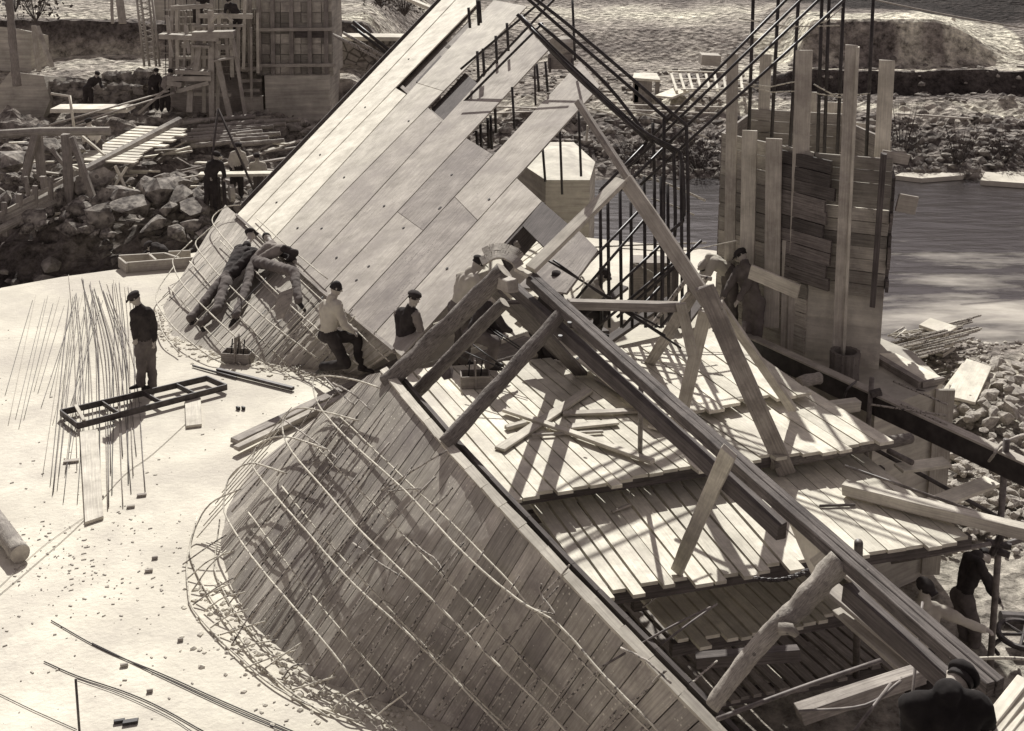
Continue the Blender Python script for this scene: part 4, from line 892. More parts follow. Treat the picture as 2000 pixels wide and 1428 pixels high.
# tool boxes
def toolbox(x, y, w, d, h, ang, label, hh=.28):
    o = Z(x, y, 0 if x < 700 else .8); r = empty('toolbox', o, label, 'toolbox'); ca, sa = math.cos(ang), math.sin(ang)
    ex, ey = Vector((ca, sa, 0)), Vector((-sa, ca, 0)); b = MB(); t = .018
    b.box(o - ex * w / 2 + ey * (-d / 2) + up * h / 2, o + ex * w / 2 + ey * (-d / 2) + up * h / 2, t, h)
    b.box(o - ex * w / 2 + ey * (d / 2) + up * h / 2, o + ex * w / 2 + ey * (d / 2) + up * h / 2, t, h)
    b.box(o - ex * w / 2 - ey * (d / 2 - t) + up * h / 2, o - ex * w / 2 + ey * (d / 2 - t) + up * h / 2, t, h)
    b.box(o + ex * w / 2 - ey * (d / 2 - t) + up * h / 2, o + ex * w / 2 + ey * (d / 2 - t) + up * h / 2, t, h)
    b.box(o - ex * (w / 2 - t) + up * .015, o + ex * (w / 2 - t) + up * .015, d - 2 * t, .02); b.build('box', M_wood, r)
    b = MB(); b.box(o - ey * d / 2 * 1.06 + up * h * .1, o - ey * d * .2 + up * (h + hh), .09, .02, ex); b.box(o + ey * d / 2 * 1.06 + up * h * .1, o + ey * d * .2 + up * (h + hh), .09, .02, ex)
    b.tube([o - ey * d * .22 + up * (h + hh - .02), o + ey * d * .22 + up * (h + hh - .02)], .018, 8); b.build('handle', M_wood, r)
    for k in range(3): q = o + ex * (w * (-.25 + .22 * k)) + up * .06; tubeobj('tool', [q, q + Vector((.03, .05, h + .14))], .012, M_boot, parent=r)
toolbox(465, 706, .50, .26, .19, -.15, 'open dark wooden toolbox standing on the apron beside the low board wall')
toolbox(928, 752, .42, .26, .19, .1, 'lighter wooden toolbox with upright handle on the upper platform behind the log props', .22)
# spade blades / pans
def blade(pts, label, m, cat, name, th=.012):
    q = [T(*p_) for p_ in pts]; nr = (q[1] - q[0]).cross(q[2] - q[0]).normalized()
    if nr.dot(Vector((0, 0, H)) - q[0]) < 0: nr = -nr
    b = MB(); b.poly(q, nr, th); return tag(b.build(name, m), label, cat)
blade([(536, 600, 19.2), (545, 572, 19.2), (572, 562, 19.2), (569, 590, 19.1), (552, 622, 19.1), (540, 626, 19.1)], 'large pale rounded pan standing on edge on the low board wall behind the climbing men', M_panelD, 'pan', 'mixing_pan', .06)
blade([(862, 712, 15.9), (872, 690, 16.0), (886, 722, 15.9), (884, 738, 15.8), (868, 742, 15.8), (858, 730, 15.85)], 'dark spade blade standing by the log props next to the toolbox', M_steel, 'spade', 'spade_blade')
for k in range(3):
    pts = [Z(618 + 48 * math.cos(a) + k * 6, 716 + 12 * math.sin(a) + k * 2, .03 + .02 * k) for a in [i * .45 for i in range(13)]]
    tubeobj('wire_coil', smoothline(pts, 3), .008, M_bar, ('widest', 'middle', 'innermost')[k] + ' loop of slack wire lying at the foot of the low board wall', 'wire', 'loops of wire')
# foreground wires, peg, chips
def wire(pts, label, r=.006, m=M_barD, z=.012): tubeobj('ground_wire', smoothline([Z(*q, z) for q in pts], 5), r, m, label, 'wire')
wire([(100, 1212), (200, 1268), (320, 1318), (440, 1372), (590, 1436)], 'dark wire lying across the apron in the foreground, upper of the two long ones')
wire([(180, 1256), (240, 1285), (330, 1328), (450, 1384), (575, 1436)], 'second dark wire running beside the upper long wire in the foreground')
wire([(86, 1292), (150, 1320), (240, 1350), (310, 1380), (400, 1430)], 'lower long dark wire in the foreground')
wire([(150, 1326), (240, 1358), (330, 1400), (380, 1432)], 'thin wire beside the lower long one', .004)
wire([(0, 1356), (60, 1385), (150, 1425)], 'thin wire at the lower left corner', .004)
wire([(-5, 1165), (60, 1110), (160, 1020), (240, 930), (300, 885), (392, 800)], 'long slack string crossing the apron from the left edge to the steel frame', .0045, M_rope)
wire([(-5, 1150), (80, 1070), (165, 1010)], 'second slack string near the left log', .0035, M_rope)
tubeobj('iron_peg', [Z(156, 1440, 0), Z(156, 1440, 0) + Vector((0, .02, .62))], .012, M_rust, 'thin upright iron peg in the lower left foreground', 'peg')
b = MB()
for i in range(560):
    if r2.random() < .55: q = Z(r2.gauss(150, 110), r2.gauss(1090, 60), 0)
    else: q = Z(r2.uniform(-20, 640), r2.uniform(560, 1428), 0)
    if r2.random() < .35: b.box(q + up * .005, q + Vector((r2.uniform(-.05, .05), r2.uniform(-.03, .03), .006)), .015, .008)
    else: b.blob(q, r2.choice([.005, .007, .009, .013]), 1, .3)
tag(b.build('wood_chips', M_stone), 'small chips and grit strewn over the pale apron', 'chips', kind='stuff')
for i, (x, y, s_, m_) in enumerate(((352, 1250, .03, M_wood), (302, 1090, .035, M_wood), (242, 1300, .04, M_stone), (290, 1115, .045, M_stone), (196, 971, .04, M_wood), (276, 968, .06, M_wood), (255, 990, .05, M_woodG), (138, 902, .10, M_woodG), (254, 1412, .07, M_boot), (232, 1410, .05, M_boot), (292, 1350, .03, M_wood))):
    q = Z(x, y, .02); b = MB(); b.box(q - Vector((s_, 0, 0)), q + Vector((s_, s_ * .5, 0)), s_ * .8, .03)
    tag(b.build('wood_offcut', m_, bevel=.004), ('small offcut near the long wires', 'offcut above the bare middle ground', 'flat stone chip in the foreground', 'pale stone near the cage', 'offcut right of the long pale plank', 'longer offcut right of the rods', 'pointed offcut right of the rods', 'curved dark offcut over the thin rods', 'dark offcut at the bottom edge', 'dark upright offcut at the bottom edge', 'small offcut between the two wires')[i], 'offcut', 'offcuts on the apron')
# box frame at the far edge of the apron
bx = empty('timber_box_frame', Z(300, 520), 'low open timber box frame on the far edge of the apron', 'frame')
for a, c in (((233, 508), (322, 503)), ((248, 522), (400, 510)), ((233, 512), (248, 524)), ((322, 503), (350, 512)), ((290, 503), (305, 516)), ((330, 500), (372, 498))):
    b = MB(); b.box(Z(*a, .12), Z(*c, .12), .05, .22); b.build('side_board', M_woodG, bx)
# ================================================================ right bank: rods, slabs, boards, stones
GZ = -3.0
bn = empty('rod_bundle', Z(1780, 680, GZ), 'big stack of short crusted rods on the river bank behind the column', 'rod bundle'); 
for k in range(98):
    x = r2.uniform(1700, 1800); y = 700 - (x - 1700) * .45 + r2.uniform(-18, 22); h_ = r2.uniform(0, .8); L_ = r2.uniform(70, 130)
    if k < 86: A_, B_ = Z(x, y + h_ * 12, GZ + h_), Z(x + L_, y + h_ * 12 - L_ * .36 + 12, GZ + h_ + r2.uniform(0, .15))
    else: A_, B_ = Z(1722 + r2.uniform(0, 50), 655 + r2.uniform(-8, 8), GZ + .6), Z(1765 + r2.uniform(0, 40), 652 + r2.uniform(-14, 14), GZ + .65)
    tubeobj('rod', [A_, B_], .026, M_bar if k % 3 else M_barL, parent=bn, n=5)
for k in range(5):
    q = [(1790, 668), (1842, 688), (1866, 672), (1812, 654)]; zz = GZ + .12 + k * .13; dx = r2.uniform(-2, 2)
    b = MB(); b.board([Z(x + dx, y + 14, GZ) + up * (zz - GZ) for x, y in q], up, .09)
    tag(b.build('concrete_slab', M_deck, bevel=.01), ('bottom slab', 'second slab from the bottom', 'middle slab', 'second slab from the top', 'top slab')[k] + ' of the stack on the river bank', 'slab', 'stacked slabs')
for k, (q, lab) in enumerate((([(1848, 772), (1905, 786), (1937, 716), (1888, 700)], 'upper of two clean pale boards tilted on the stones'), ([(1850, 782), (1912, 796), (1946, 730), (1890, 712)], 'lower of two clean pale boards tilted on the stones'), ([(1842, 760), (1856, 768), (1895, 715), (1880, 708)], 'narrow board beside the two clean pale ones'))):
    z_ = (.5, .38, .3)[k]; b = MB(); b.board([Z(q[0][0], q[0][1], GZ + z_), Z(q[1][0], q[1][1], GZ + z_), Z(q[2][0], q[2][1], GZ + z_ + .25), Z(q[3][0], q[3][1], GZ + z_ + .25)], up, .06)
    tag(b.build('pale_board', M_deckpl, bevel=.004), lab, 'board')
protos = []
for k in range(9):       # angular blasted stones: hulls of random points, edges slightly worn
    rk = random.Random(k + 40); bm = bmesh.new()
    for _ in range(17):
        d = Vector((rk.gauss(0, 1), rk.gauss(0, 1), rk.gauss(0, 1))).normalized() * rk.uniform(.62, 1.12); bm.verts.new((d.x, d.y * .82, d.z * .68))
    g_ = bmesh.ops.convex_hull(bm, input=list(bm.verts)); bmesh.ops.delete(bm, geom=[q for q in g_['geom_interior'] if isinstance(q, bmesh.types.BMVert)], context='VERTS')
    bmesh.ops.subdivide_edges(bm, edges=list(bm.edges), cuts=2, smooth=.06, use_grid_fill=True)
    for v in bm.verts: c = v.co.copy(); v.co = c * (1 + .07 * noise.noise(c * 3.2 + Vector((k * 7, 0, 0))) + .045 * noise.noise(c * 9 + Vector((0, k, 5))))
    me = bpy.data.meshes.new('rubble_stone'); bm.to_mesh(me); bm.free(); me.materials.append(M_stone); protos.append(me)
def stone(c, r, label, group, name='rubble_stone', cat='stone', sink=.3, mi=None, m=None):
    o = bpy.data.objects.new(name, protos[r2.randrange(9)]); C.objects.link(o)
    o.location = c + up * r * (.6 - sink); o.scale = (r * r2.uniform(.8, 1.25), r * r2.uniform(.8, 1.2), r * r2.uniform(.8, 1.2)); o.rotation_euler = (r2.uniform(-.4, .4), r2.uniform(-.4, .4), r2.uniform(0, 6))
    return tag(o, label, cat, group)
cnt = 0
while cnt < 235:
    x, y = r2.uniform(1835, 2010), r2.uniform(722, 1040)
    if y > 880 and x < 1850: continue
    if x < 1850 + (760 - y) * .5 and y < 760: continue
    q = Z(x, y, GZ + .05); bump = .5 * math.exp(-((x - 1960) ** 2 / 9000 + (y - 800) ** 2 / 5000))
    stone(q + up * bump * r2.uniform(.5, 1), r2.uniform(.10, .26) * (1 if y < 860 else .6), 'broken pale stone in the heap between the girder and the river', 'stones heaped on the right bank'); cnt += 1
b = MB()
for i in range(420): x, y = r2.uniform(1830, 2010), r2.uniform(700, 1080); b.blob(Z(x, y, GZ + .03), r2.uniform(.03, .09), 1, .3)
for i in range(500): X_, Y_ = r2.uniform(8, 14), r2.uniform(24, 29); b.blob((X_, Y_, gz(X_, Y_) + .02), r2.uniform(.03, .09), 1, .3)
tag(b.build('bank_gravel', M_stone), 'loose gravel between the stones of the right bank', 'gravel', kind='stuff')
# ================================================================ far bank dressing
def rub(n, x0, x1, y0, y1, rmin, rmax, name, label):
    b = MB()
    for i in range(n):
        X_, Y_ = r2.uniform(x0, x1), r2.uniform(y0, y1); b.blob((X_, Y_, gz(X_, Y_)), r2.uniform(rmin, rmax) ** 1.0, 1, .35, (1.2, 1, .8))
    tag(b.build(name, M_rock), label, 'rubble', kind='stuff')
rub(1500, -4, 27, 46.2, 53.2, .07, .26, 'bank_rubble', 'broken rock covering the far river bank')
rub(700, -22, -5.5, 30, 47, .07, .3, 'hollow_rubble', 'broken rock covering the hollow beyond the apron')
rub(400, -4, 27, 55.5, 61, .05, .2, 'terrace_rubble', 'loose stones along the far terrace')
MS = mat('dry_brush', .05, .16, scale=12)
def bush(px, py, h_, w_, label, Y=None, m=None):
    q = Z(px, py, -3.2) if Y is None else Yd(px, py, Y); rt = empty('bush', q, label, 'bush'); b = MB()
    for i in range(230):
        a = r2.uniform(0, 6.28); d = r2.random() ** .6; z_ = r2.random()
        tip = q + Vector((math.cos(a) * d * w_, math.sin(a) * d * w_, h_ * (z_ * (1.1 - .5 * d)))); L_ = r2.uniform(.04, .10) * w_ * 1.2
        dr = Vector((r2.uniform(-1, 1), r2.uniform(-1, 1), r2.uniform(-.3, 1))).normalized(); s_ = dr.cross(Vector((r2.random(), r2.random(), r2.random()))).normalized()
        o = len(b.v); b.v += [tip - s_ * L_ * .5, tip + s_ * L_ * .5, tip + dr * L_ + s_ * L_ * .3, tip + dr * L_ * 1.1 - s_ * L_ * .3]; b.face([o, o + 1, o + 2, o + 3])
    b.build('foliage', m or MS, rt); b = MB()
    for i in range(40): a = r2.uniform(0, 6.28); b.tube([q - up * .1, q + Vector((math.cos(a) * w_ * .9, math.sin(a) * w_ * .9, h_ * r2.uniform(.7, 1.4)))], .014, 4, .004)
    b.build('stem', M_woodD, rt)
bush(1872, 330, 1.5, .8, 'dark twiggy bush on the far shore beside the bright sandbar')
bush(1960, 325, 1.3, 1.0, 'dark twiggy bush at the right edge on the far shore')
bush(1760, 318, 2.0, 1.0, 'dark bush on the far shore just right of the boarded column')
bush(1362, 330, 1.4, 1.2, 'low dark bush at the water edge between the bar frame and the column')
bush(1240, 325, 1.1, 1.0, 'low dark bush at the water edge behind the leaning props')
#bush(1800, 262, 1.0, .9, 'low brush on the far bank above the sandbar', 50)
#bush(1925, 262, 1.0, 1.2, 'low brush on the far bank near the right edge', 50)
b = MB(); b.poly([Yd(1748, 343, 46), Yd(1775, 322, 47), Yd(1840, 318, 48), Yd(1895, 330, 47), Yd(1880, 345, 46), Yd(1800, 350, 45.5)], up, .5)
for i, v in enumerate(b.v): b.v[i] = Vector((v.x, v.y, -3.22 if i < 6 else -3.7))
tag(b.build('sandbar', M_deck), kind='structure')
b = MB(); b.v = []; b.f = []; b.uv = []; b.mi = []; b.poly([Vector((q.x, q.y, -3.2)) for q in (Z(1915, 352, -3.2), Z(1945, 300, -3.2), Z(2060, 290, -3.2), Z(2060, 362, -3.2))], up, .5); tag(b.build('sandbar', M_deck), kind='structure')
# shelter table, lying lattice, crate, planks on the far terrace
sh = empty('bench_table', Yd(1262, 205, 55), 'small plank-topped table standing on the far bank behind the dark bars', 'table')
b = MB(); b.board([Yd(1236, 152, 55.5), Yd(1290, 156, 55.5), Yd(1283, 143, 57), Yd(1238, 142, 57)], up, .12); b.build('table_top', M_deckpl, sh)
for (x, y) in ((1243, 160), (1284, 160), (1255, 158)): b = MB(); p_ = Yd(x, y, 55.7); b.box(p_ + up * .1, Vector((p_.x, p_.y, -2.2)), .2 if x != 1255 else .9, .2); b.build('leg', M_wood, sh)
la = empty('timber_lattice', Yd(1340, 160, 57), 'pale timber lattice lying on the far bank', 'lattice')
for i in range(9): b = MB(); b.box(Yd(1310 + i * 17, 142, 57.5), Yd(1322 + i * 16, 178, 54.5), .12, .06); b.build('slat', M_deckpl, la)
for (a, c, Y0, Y1) in (((1304, 142), (1450, 145), 57.5, 57.3), ((1310, 157), (1450, 160), 56.6, 56.2), ((1330, 178), (1450, 176), 54.5, 54.5)): b = MB(); b.box(Yd(*a, Y0) + up * .08, Yd(*c, Y1) + up * .08, .12, .06); b.build('rail', M_deckpl, la)
b = MB(); b.box(Yd(1368, 115, 61), Yd(1405, 117, 61), 1.0, .55); tag(b.build('crate', M_woodG, bevel=.02), 'low square crate standing on the far dirt track', 'crate')
beam('plank_stack', Yd(1296, 190, 54), Yd(1330, 176, 55.5), .9, .1, M_deckpl, 'flat pale planks lying beside the small table', 'planks')
for i, (a, c, Y_) in enumerate((((1230, 205), (1420, 210), 53.5), ((1190, 214), (1400, 222), 52.5), ((960, 208), (1060, 212), 53), ((950, 222), (1100, 216), 52.6), ((1750, 222), (1900, 232), 52))):
    beam('long_plank', Yd(*a, Y_), Yd(*c, Y_), .16, .06, M_woodG, ('upper long plank lying under the small table', 'lower long plank lying under the small table', 'long plank seen between the tall panels', 'second long plank between the tall panels', 'plank lying right of the column uprights')[i], 'plank', 'planks on the far bank')
for i, (a, c) in enumerate((((1850, 55), (1874, 82)), ((1894, 65), (1875, 86)), ((1912, 90), (1900, 105)), ((1862, 36), (1863, 60)), ((1918, 92), (1906, 106)))):
    beam('timber_stake', Yd(*a, 66), Yd(*c, 65.5), .22, .1, M_deckpl, ('left leg of the crossed stakes on the mound ramp', 'right leg of the crossed stakes on the mound ramp', 'lower left stake beside the ramp', 'thin upright stake above the crossed ones', 'lower right stake beside the ramp')[i], 'stake', 'stakes on the ramp')
tubeobj('overhead_cable', [Yd(1700 + i * 34, -2 + i * 6.4 + 3 * math.sin(i * .35), 40) for i in range(11)], .03, M_rope, 'overhead cable sagging across the upper right corner', 'cable', n=5)
ct = empty('handcart', Yd(1094, 140, 55), 'dark barrel-topped handcart standing behind the dark bars on the far bank', 'cart')
b = MB(); b.box(Yd(1070, 118, 55), Yd(1118, 118, 55), 1.0, .7); b.build('body', M_wood, ct); b = MB(); b.tube([Yd(1084, 92, 54.6), Yd(1108, 90, 55.2)], .45, 14); b.build('barrel', M_woodG, ct)
for x in (1072, 1116): b = MB(); p_ = Yd(x, 128, 54.5); b.tube([p_, p_ + Vector((.1, 0, 0))], .35, 14); b.build('wheel', M_woodD, ct)
lp_ = Yd(1047, 130, 52); tubeobj('lamp_stake', [Yd(1044, 128, 50), Yd(1046, 206, 50)], .05, M_woodD, 'dark stake with a rounded head standing between the dark bars', 'stake')
beam('white_stake', Yd(1148, 245, 49), Yd(1144, 284, 49), .13, .1, M_woodL, 'short pale stake on the far bank below the leaning timber', 'stake')
# ================================================================ left background
M_mas = mat('rubble_masonry', .14, .34, scale=2.5, bump=.9, bscale=3)
n = M_mas.node_tree; L = n.links; v = n.nodes.new('ShaderNodeTexVoronoi'); v.feature = 'DISTANCE_TO_EDGE'; v.inputs['Scale'].default_value = 2.6
tcn = [q for q in n.nodes if q.type == 'TEX_COORD'][0]; L.new(tcn.outputs['Object'], v.inputs['Vector'])
rr_ = n.nodes.new('ShaderNodeValToRGB'); rr_.color_ramp.elements[0].position = .02; rr_.color_ramp.elements[1].position = .12; rr_.color_ramp.elements[0].color = (.35, .34, .33, 1); rr_.color_ramp.elements[1].color = (1.15, 1.15, 1.15, 1); L.new(v.outputs['Distance'], rr_.inputs[0])
pq = n.nodes['Principled BSDF']; src = pq.inputs['Base Color'].links[0].from_socket; mx = n.nodes.new('ShaderNodeMix'); mx.data_type = 'RGBA'; mx.blend_type = 'MULTIPLY'; mx.inputs[0].default_value = 1
L.new(src, mx.inputs[6]); L.new(rr_.outputs[0], mx.inputs[7]); L.new(mx.outputs[2], pq.inputs['Base Color'])
b = MB(); b.box(Yd(640, 140, 52) , Yd(860, 140, 52), .8, 3.2); tag(b.build('masonry_wall', M_mas), 'rough stone masonry wall behind the top of the pale panels', 'wall')
b = MB(); b.box(Yd(640, 72, 51.8), Yd(880, 74, 51.8), 1.3, .18); tag(b.build('wall_coping', M_deck), 'pale capping along the rough stone masonry wall', 'coping')
b = MB(); b.poly([Yd(646, 195, 49.5), Yd(720, 160, 49.5), Yd(800, 160, 49.5), Yd(800, 240, 49.5), Yd(646, 240, 49.5)], (0, -1, 0), .6); tag(b.build('shaded_opening_sheet', M_woodD), 'dark sheet standing for the shaded opening under the stone masonry wall', 'shaded opening')  # dark sheet painted in for the shade of an opening below the wall
# dry stone wall: stones laid in courses
def drywall(x0, x1, yb0, yb1, Y, hpx, label, n_=150):
    b = MB()
    for i in range(n_):
        t = r2.random(); x = lerp(x0, x1, t); y = lerp(yb0, yb1, t) - r2.random() * hpx
        b.blob(Yd(x, y, Y + r2.uniform(-.1, .1)), r2.uniform(.14, .26), 1, .2, (1.2, .8, .8))
    tag(b.build('dry_stone_wall', M_rock), label, 'wall')
drywall(78, 270, 205, 215, 46.5, 46, 'low dry stone wall left of the shuttered pier', 220)
drywall(200, 300, 170, 160, 47.3, 22, 'short ragged stone wall just behind the low dry stone wall', 60)
b = MB(); b.poly([Yd(-30, 205, 46), Yd(20, 140, 46), Yd(85, 148, 46), Yd(98, 195, 46), Yd(80, 240, 46), Yd(-30, 250, 46)], (0, -1, .2), 3); tag(b.build('pale_block_wall', M_conc), 'pale weathered block of masonry at the left edge', 'wall')
b = MB(); b.poly([Yd(-30, 50, 50), Yd(30, 55, 50), Yd(58, 62, 50), Yd(62, 138, 50), Yd(-30, 142, 50)], (0, -1, .2), 2); tag(b.build('pale_block_wall', M_conc), 'upper pale block of masonry behind the leaning poles', 'wall')
logo('utility_pole', Yd(16, -20, 44), Yd(33, 168, 44), .12, .16, 'tall dark pole standing near the left edge', 'pole', m=M_wood)
for i, (a, c, w_) in enumerate((((66, 50), (76, 138), .2), ((72, 52), (102, 132), .2), ((232, -10), (240, 46), .3), ((218, -10), (220, 46), .12))):
    beam('leaning_pole', Yd(*a, 49), Yd(*c, 48.6), w_, .12, M_woodG, ('upright board against the pale block', 'leaning board against the pale block', 'pale upright board above the earth face', 'thin dark upright above the earth face')[i], 'board', 'boards in the left background')
beam('pale_slab', Yd(108, 212, 41), Yd(256, 212, 41), 1.0, .14, M_deckpl, 'long thin pale slab over a dark hollow at left', 'slab')
tubeobj('bent_white_pole', [Yd(100, 183, 38), Yd(136, 188, 38), Yd(145, 252, 37.5)], .05, M_pale, 'thin white pole with a bent top at left', 'pole')
# shuttered pier under construction
pi = empty('shuttered_pier', Yd(570, 240, 46), 'large boarded pier under construction in the left background with pale lower block', 'pier')
def rect(x0, y0, x1, y1, Y, d, nm, m): b = MB(); A_, B_ = Yd(x0, (y0 + y1) / 2, Y), Yd(x1, (y0 + y1) / 2, Y); h_ = abs(Yd(x0, y0, Y).z - Yd(x0, y1, Y).z); b.box(A_ + Vector((0, d / 2, 0)), B_ + Vector((0, d / 2, 0)), d, h_); return b.build(nm, m, pi)
rect(518, 148, 644, 240, 45.6, 3, 'lower_block', M_conc); rect(508, -12, 650, 148, 46.2, 2.5, 'core', M_conc); rect(330, 22, 510, 232, 47.0, 3, 'left_core', M_wood)
rect(398, -12, 512, 30, 47.2, 2, 'upper_wall', M_conc); rect(300, -12, 402, 40, 48, 2, 'upper_wall', M_conc)
b = MB()
for r_ in range(7):
    for c_ in range(7):
        if r_ == 2 and c_ in (3, 4, 5): continue
        x = 508 + c_ * 20; y = 4 + r_ * 20.5; y0 = y; A_, B_ = Yd(x + .6, y + 10, 46.1), Yd(x + 19.4, y + 10, 46.1); b.box(A_, B_, .06, .39)
b.build('shutter_boards', M_colw, pi)
b = MB()
for r_ in range(5):
    for c_ in range(2): x = 465 + c_ * 20; A_, B_ = Yd(x + .6, 72 + r_ * 20, 46.9), Yd(x + 19, 72 + r_ * 20, 46.9); b.box(A_, B_, .06, .37)
b.build('shutter_boards', M_colw, pi)
for x in (532, 568, 604, 636, 505, 487): b = MB(); b.box(Yd(x, -12, 45.95), Yd(x + 2, 146, 45.95), .16, .1, (0, -1, 0)); b.build('waling_post', M_wood, pi)
for (x0, x1, y) in ((505, 655, 128), (500, 650, 58), (460, 512, 135), (470, 512, 158), (473, 508, 177), (478, 512, 192)): b = MB(); b.box(Yd(x0, y, 45.8), Yd(x1, y - 1, 45.8), .14, .12); b.build('waling_board', M_woodG, pi)
rect(575, 58, 635, 74, 46.0, .3, 'dark_opening', M_woodD); rect(478, 190, 514, 232, 45.7, .4, 'pale_shutter', M_woodG)
# reinforcement screen on the left half of the pier
rs = empty('bar_screen', Yd(380, 140, 46.6), 'screen of thin vertical bars on the left half of the shuttered pier', 'bars')
for i in range(26): x = 322 + i * 7; tubeobj('bar', [Yd(x, -12, 46.5), Yd(x + 2, 140 + r2.uniform(-12, 20), 46.5)], .022, M_woodG if i % 3 else M_barD, parent=rs, n=4)
for i in range(10): y = 20 + i * 14; tubeobj('bar', [Yd(318, y, 46.45), Yd(505, y - 2, 46.45)], .018, M_woodG, parent=rs, n=4)
# lattice mast
lm = empty('lattice_mast', Yd(285, 130, 45), 'slim lattice mast standing in front of the shuttered pier', 'mast')
for (x0, x1) in ((266, 282), (274, 292), (290, 305), (296, 312)): tubeobj('mast_leg', [Yd(x0, -12, 45), Yd(x1, 130, 45)], .05, M_woodG, parent=lm, n=5)
b = MB()
for i in range(12): y = -10 + i * 11; k = i / 12 * 16; b.tube([Yd(267 + k, y, 45), Yd(293 + k, y + 9, 45)], .025, 4); b.tube([Yd(293 + k, y, 45), Yd(267 + k, y + 9, 45)], .025, 4)
b.build('lattice_bracing', M_woodG, lm)
# scaffold: ladders, trestle and working stage
sc = empty('timber_scaffold', Yd(420, 235, 44), 'rough timber scaffold with a working stage in front of the shuttered pier', 'scaffold')
for (a, c, w_) in (((412, 20), (414, 235), .2), ((416, 75), (450, 230), .2), ((455, 75), (480, 232), .12), ((390, 80), (382, 138), .2), ((372, 170), (370, 220), .2), ((392, 110), (352, 150), .08), ((352, 150), (270, 222), .1), ((326, 30), (336, 112), .12), ((363, 50), (370, 105), .12)):
    b = MB(); b.box(Yd(*a, 44), Yd(*c, 43.6), w_, .1, (0, -1, 0)); b.build('scaffold_pole', M_woodG, sc)
for (a, c, w_) in (((314, 70), (430, 75), .3), ((345, 138), (415, 142), .25), ((330, 152), (415, 152), .3), ((352, 176), (410, 160), .25), ((330, 160), (358, 164), .3), ((378, 68), (458, 66), .4), ((420, 118), (458, 112), .1), ((378, 88), (412, 90), .12)):
    b = MB(); b.box(Yd(*a, 43.8), Yd(*c, 43.8), .5, w_ * .6); b.build('stage_plank', M_woodG, sc)
b = MB(); b.tube([Yd(412 + 42 * k / 8, 42 - 14 * math.sin(k / 8 * math.pi), 43.8) for k in range(9)], .07, 6); b.build('curved_rail', M_woodL, sc)
for k, (a, c) in enumerate((((330, 178), (70, 252)), ((340, 182), (80, 262)), ((256, 212), (140, 250)))): tubeobj('guy_rope', [Yd(*a, 42), Yd(*c, 38)], .035, M_rope, ('upper', 'lower', 'short')[k] + ' guy rope slanting from the scaffold down to the left trestle', 'rope', 'guy ropes', n=5)
# log pile before the pier
for i in range(16):
    y = 232 + (i % 8) * 7 + r2.uniform(-2, 2); x = 348 + r2.uniform(-10, 40) + (i // 8) * 70; L_ = r2.uniform(70, 140)
    logo('pile_log', Yd(x, y + 4, 42.5 - (y - 232) * .06), Yd(x + L_, y - 5, 42.7 - (y - 232) * .06), .10, .08, ('uppermost left', 'second left', 'third left', 'fourth left', 'fifth left', 'sixth left', 'seventh left', 'lowest left', 'uppermost right', 'second right', 'third right', 'fourth right', 'fifth right', 'sixth right', 'seventh right', 'lowest right')[i] + ' pole of the pile at the foot of the shuttered pier', 'pole', 'poles piled before the pier', m=M_barkL if i % 2 else M_wood, n=7)
# timber trestle on the left
tr = empty('timber_trestle', Yd(130, 400, 33), 'dark timber trestle with a level cap log at far left', 'trestle')
for (a, c, w_, Y_) in (((70, 262), (48, 350), .2, 34), ((74, 262), (82, 352), .2, 34.2), ((128, 262), (138, 405), .2, 33.2), ((140, 268), (198, 432), .14, 33), ((100, 290), (135, 335), .1, 33.6), ((50, 345), (70, 470), .1, 32.5), ((84, 345), (94, 415), .16, 33.4)):
    b = MB(); b.box(Yd(*a, Y_), Yd(*c, Y_), w_, w_, (0, -1, 0)); b.build('post', M_wood, tr)
b = MB(); b.tube([Yd(0, 262, 34), Yd(80, 257, 34), Yd(215, 256, 34)], .13, 8); b.build('cap_log', M_barkL, tr)
# log chute / boardwalk
bwk = empty('log_boardwalk', Yd(180, 330, 36), 'pale walkway of long logs and short boards climbing up from the left edge', 'walkway')
for (a, c, r_, y0, y1) in (((350, 236), (150, 342), .15, 40, 34.5), ((330, 262), (120, 372), .10, 39.5, 34), ((318, 276), (100, 372), .10, 39, 33.6), ((175, 345), (5, 430), .2, 34.2, 31.6), ((150, 372), (-5, 452), .12, 33.6, 31.2), ((270, 318), (165, 360), .07, 37, 34), ((255, 330), (180, 366), .07, 36.6, 34)):
    b = MB(); b.tube([Yd(*a, y0), Yd(*a, y0).lerp(Yd(*c, y1), .5), Yd(*c, y1)], r_, 8, r_ * 1.05, .1); b.build('walk_log', M_barkL, bwk)
b = MB()
for i in range(13):
    t = i / 12; a = (lerp(345, 232, t), lerp(244, 305, t)); Y_ = lerp(40, 36.5, t)
    A_ = Yd(a[0], a[1], Y_); b.box(A_ - Vector((1.2, .5, -.02)), A_ + Vector((.6 + r2.uniform(-.1, .3), -.9, .0)), .30, .05)
b.build('walk_boards', M_deckpl, bwk)
for i in range(6):
    x = 8 + i * 30; y = 455 - i * 16; b = MB(); b.box(Yd(x, y - 60, 31.6 + i * .4), Yd(x + 3, y + 6, 31.6 + i * .4), .13, .1, (0, -1, 0)); b.build('fence_post', M_wood, bwk)
b = MB(); b.box(Yd(2, 418, 31.5), Yd(125, 352, 33.2), .06, .12); b.build('fence_rail', M_woodG, bwk)
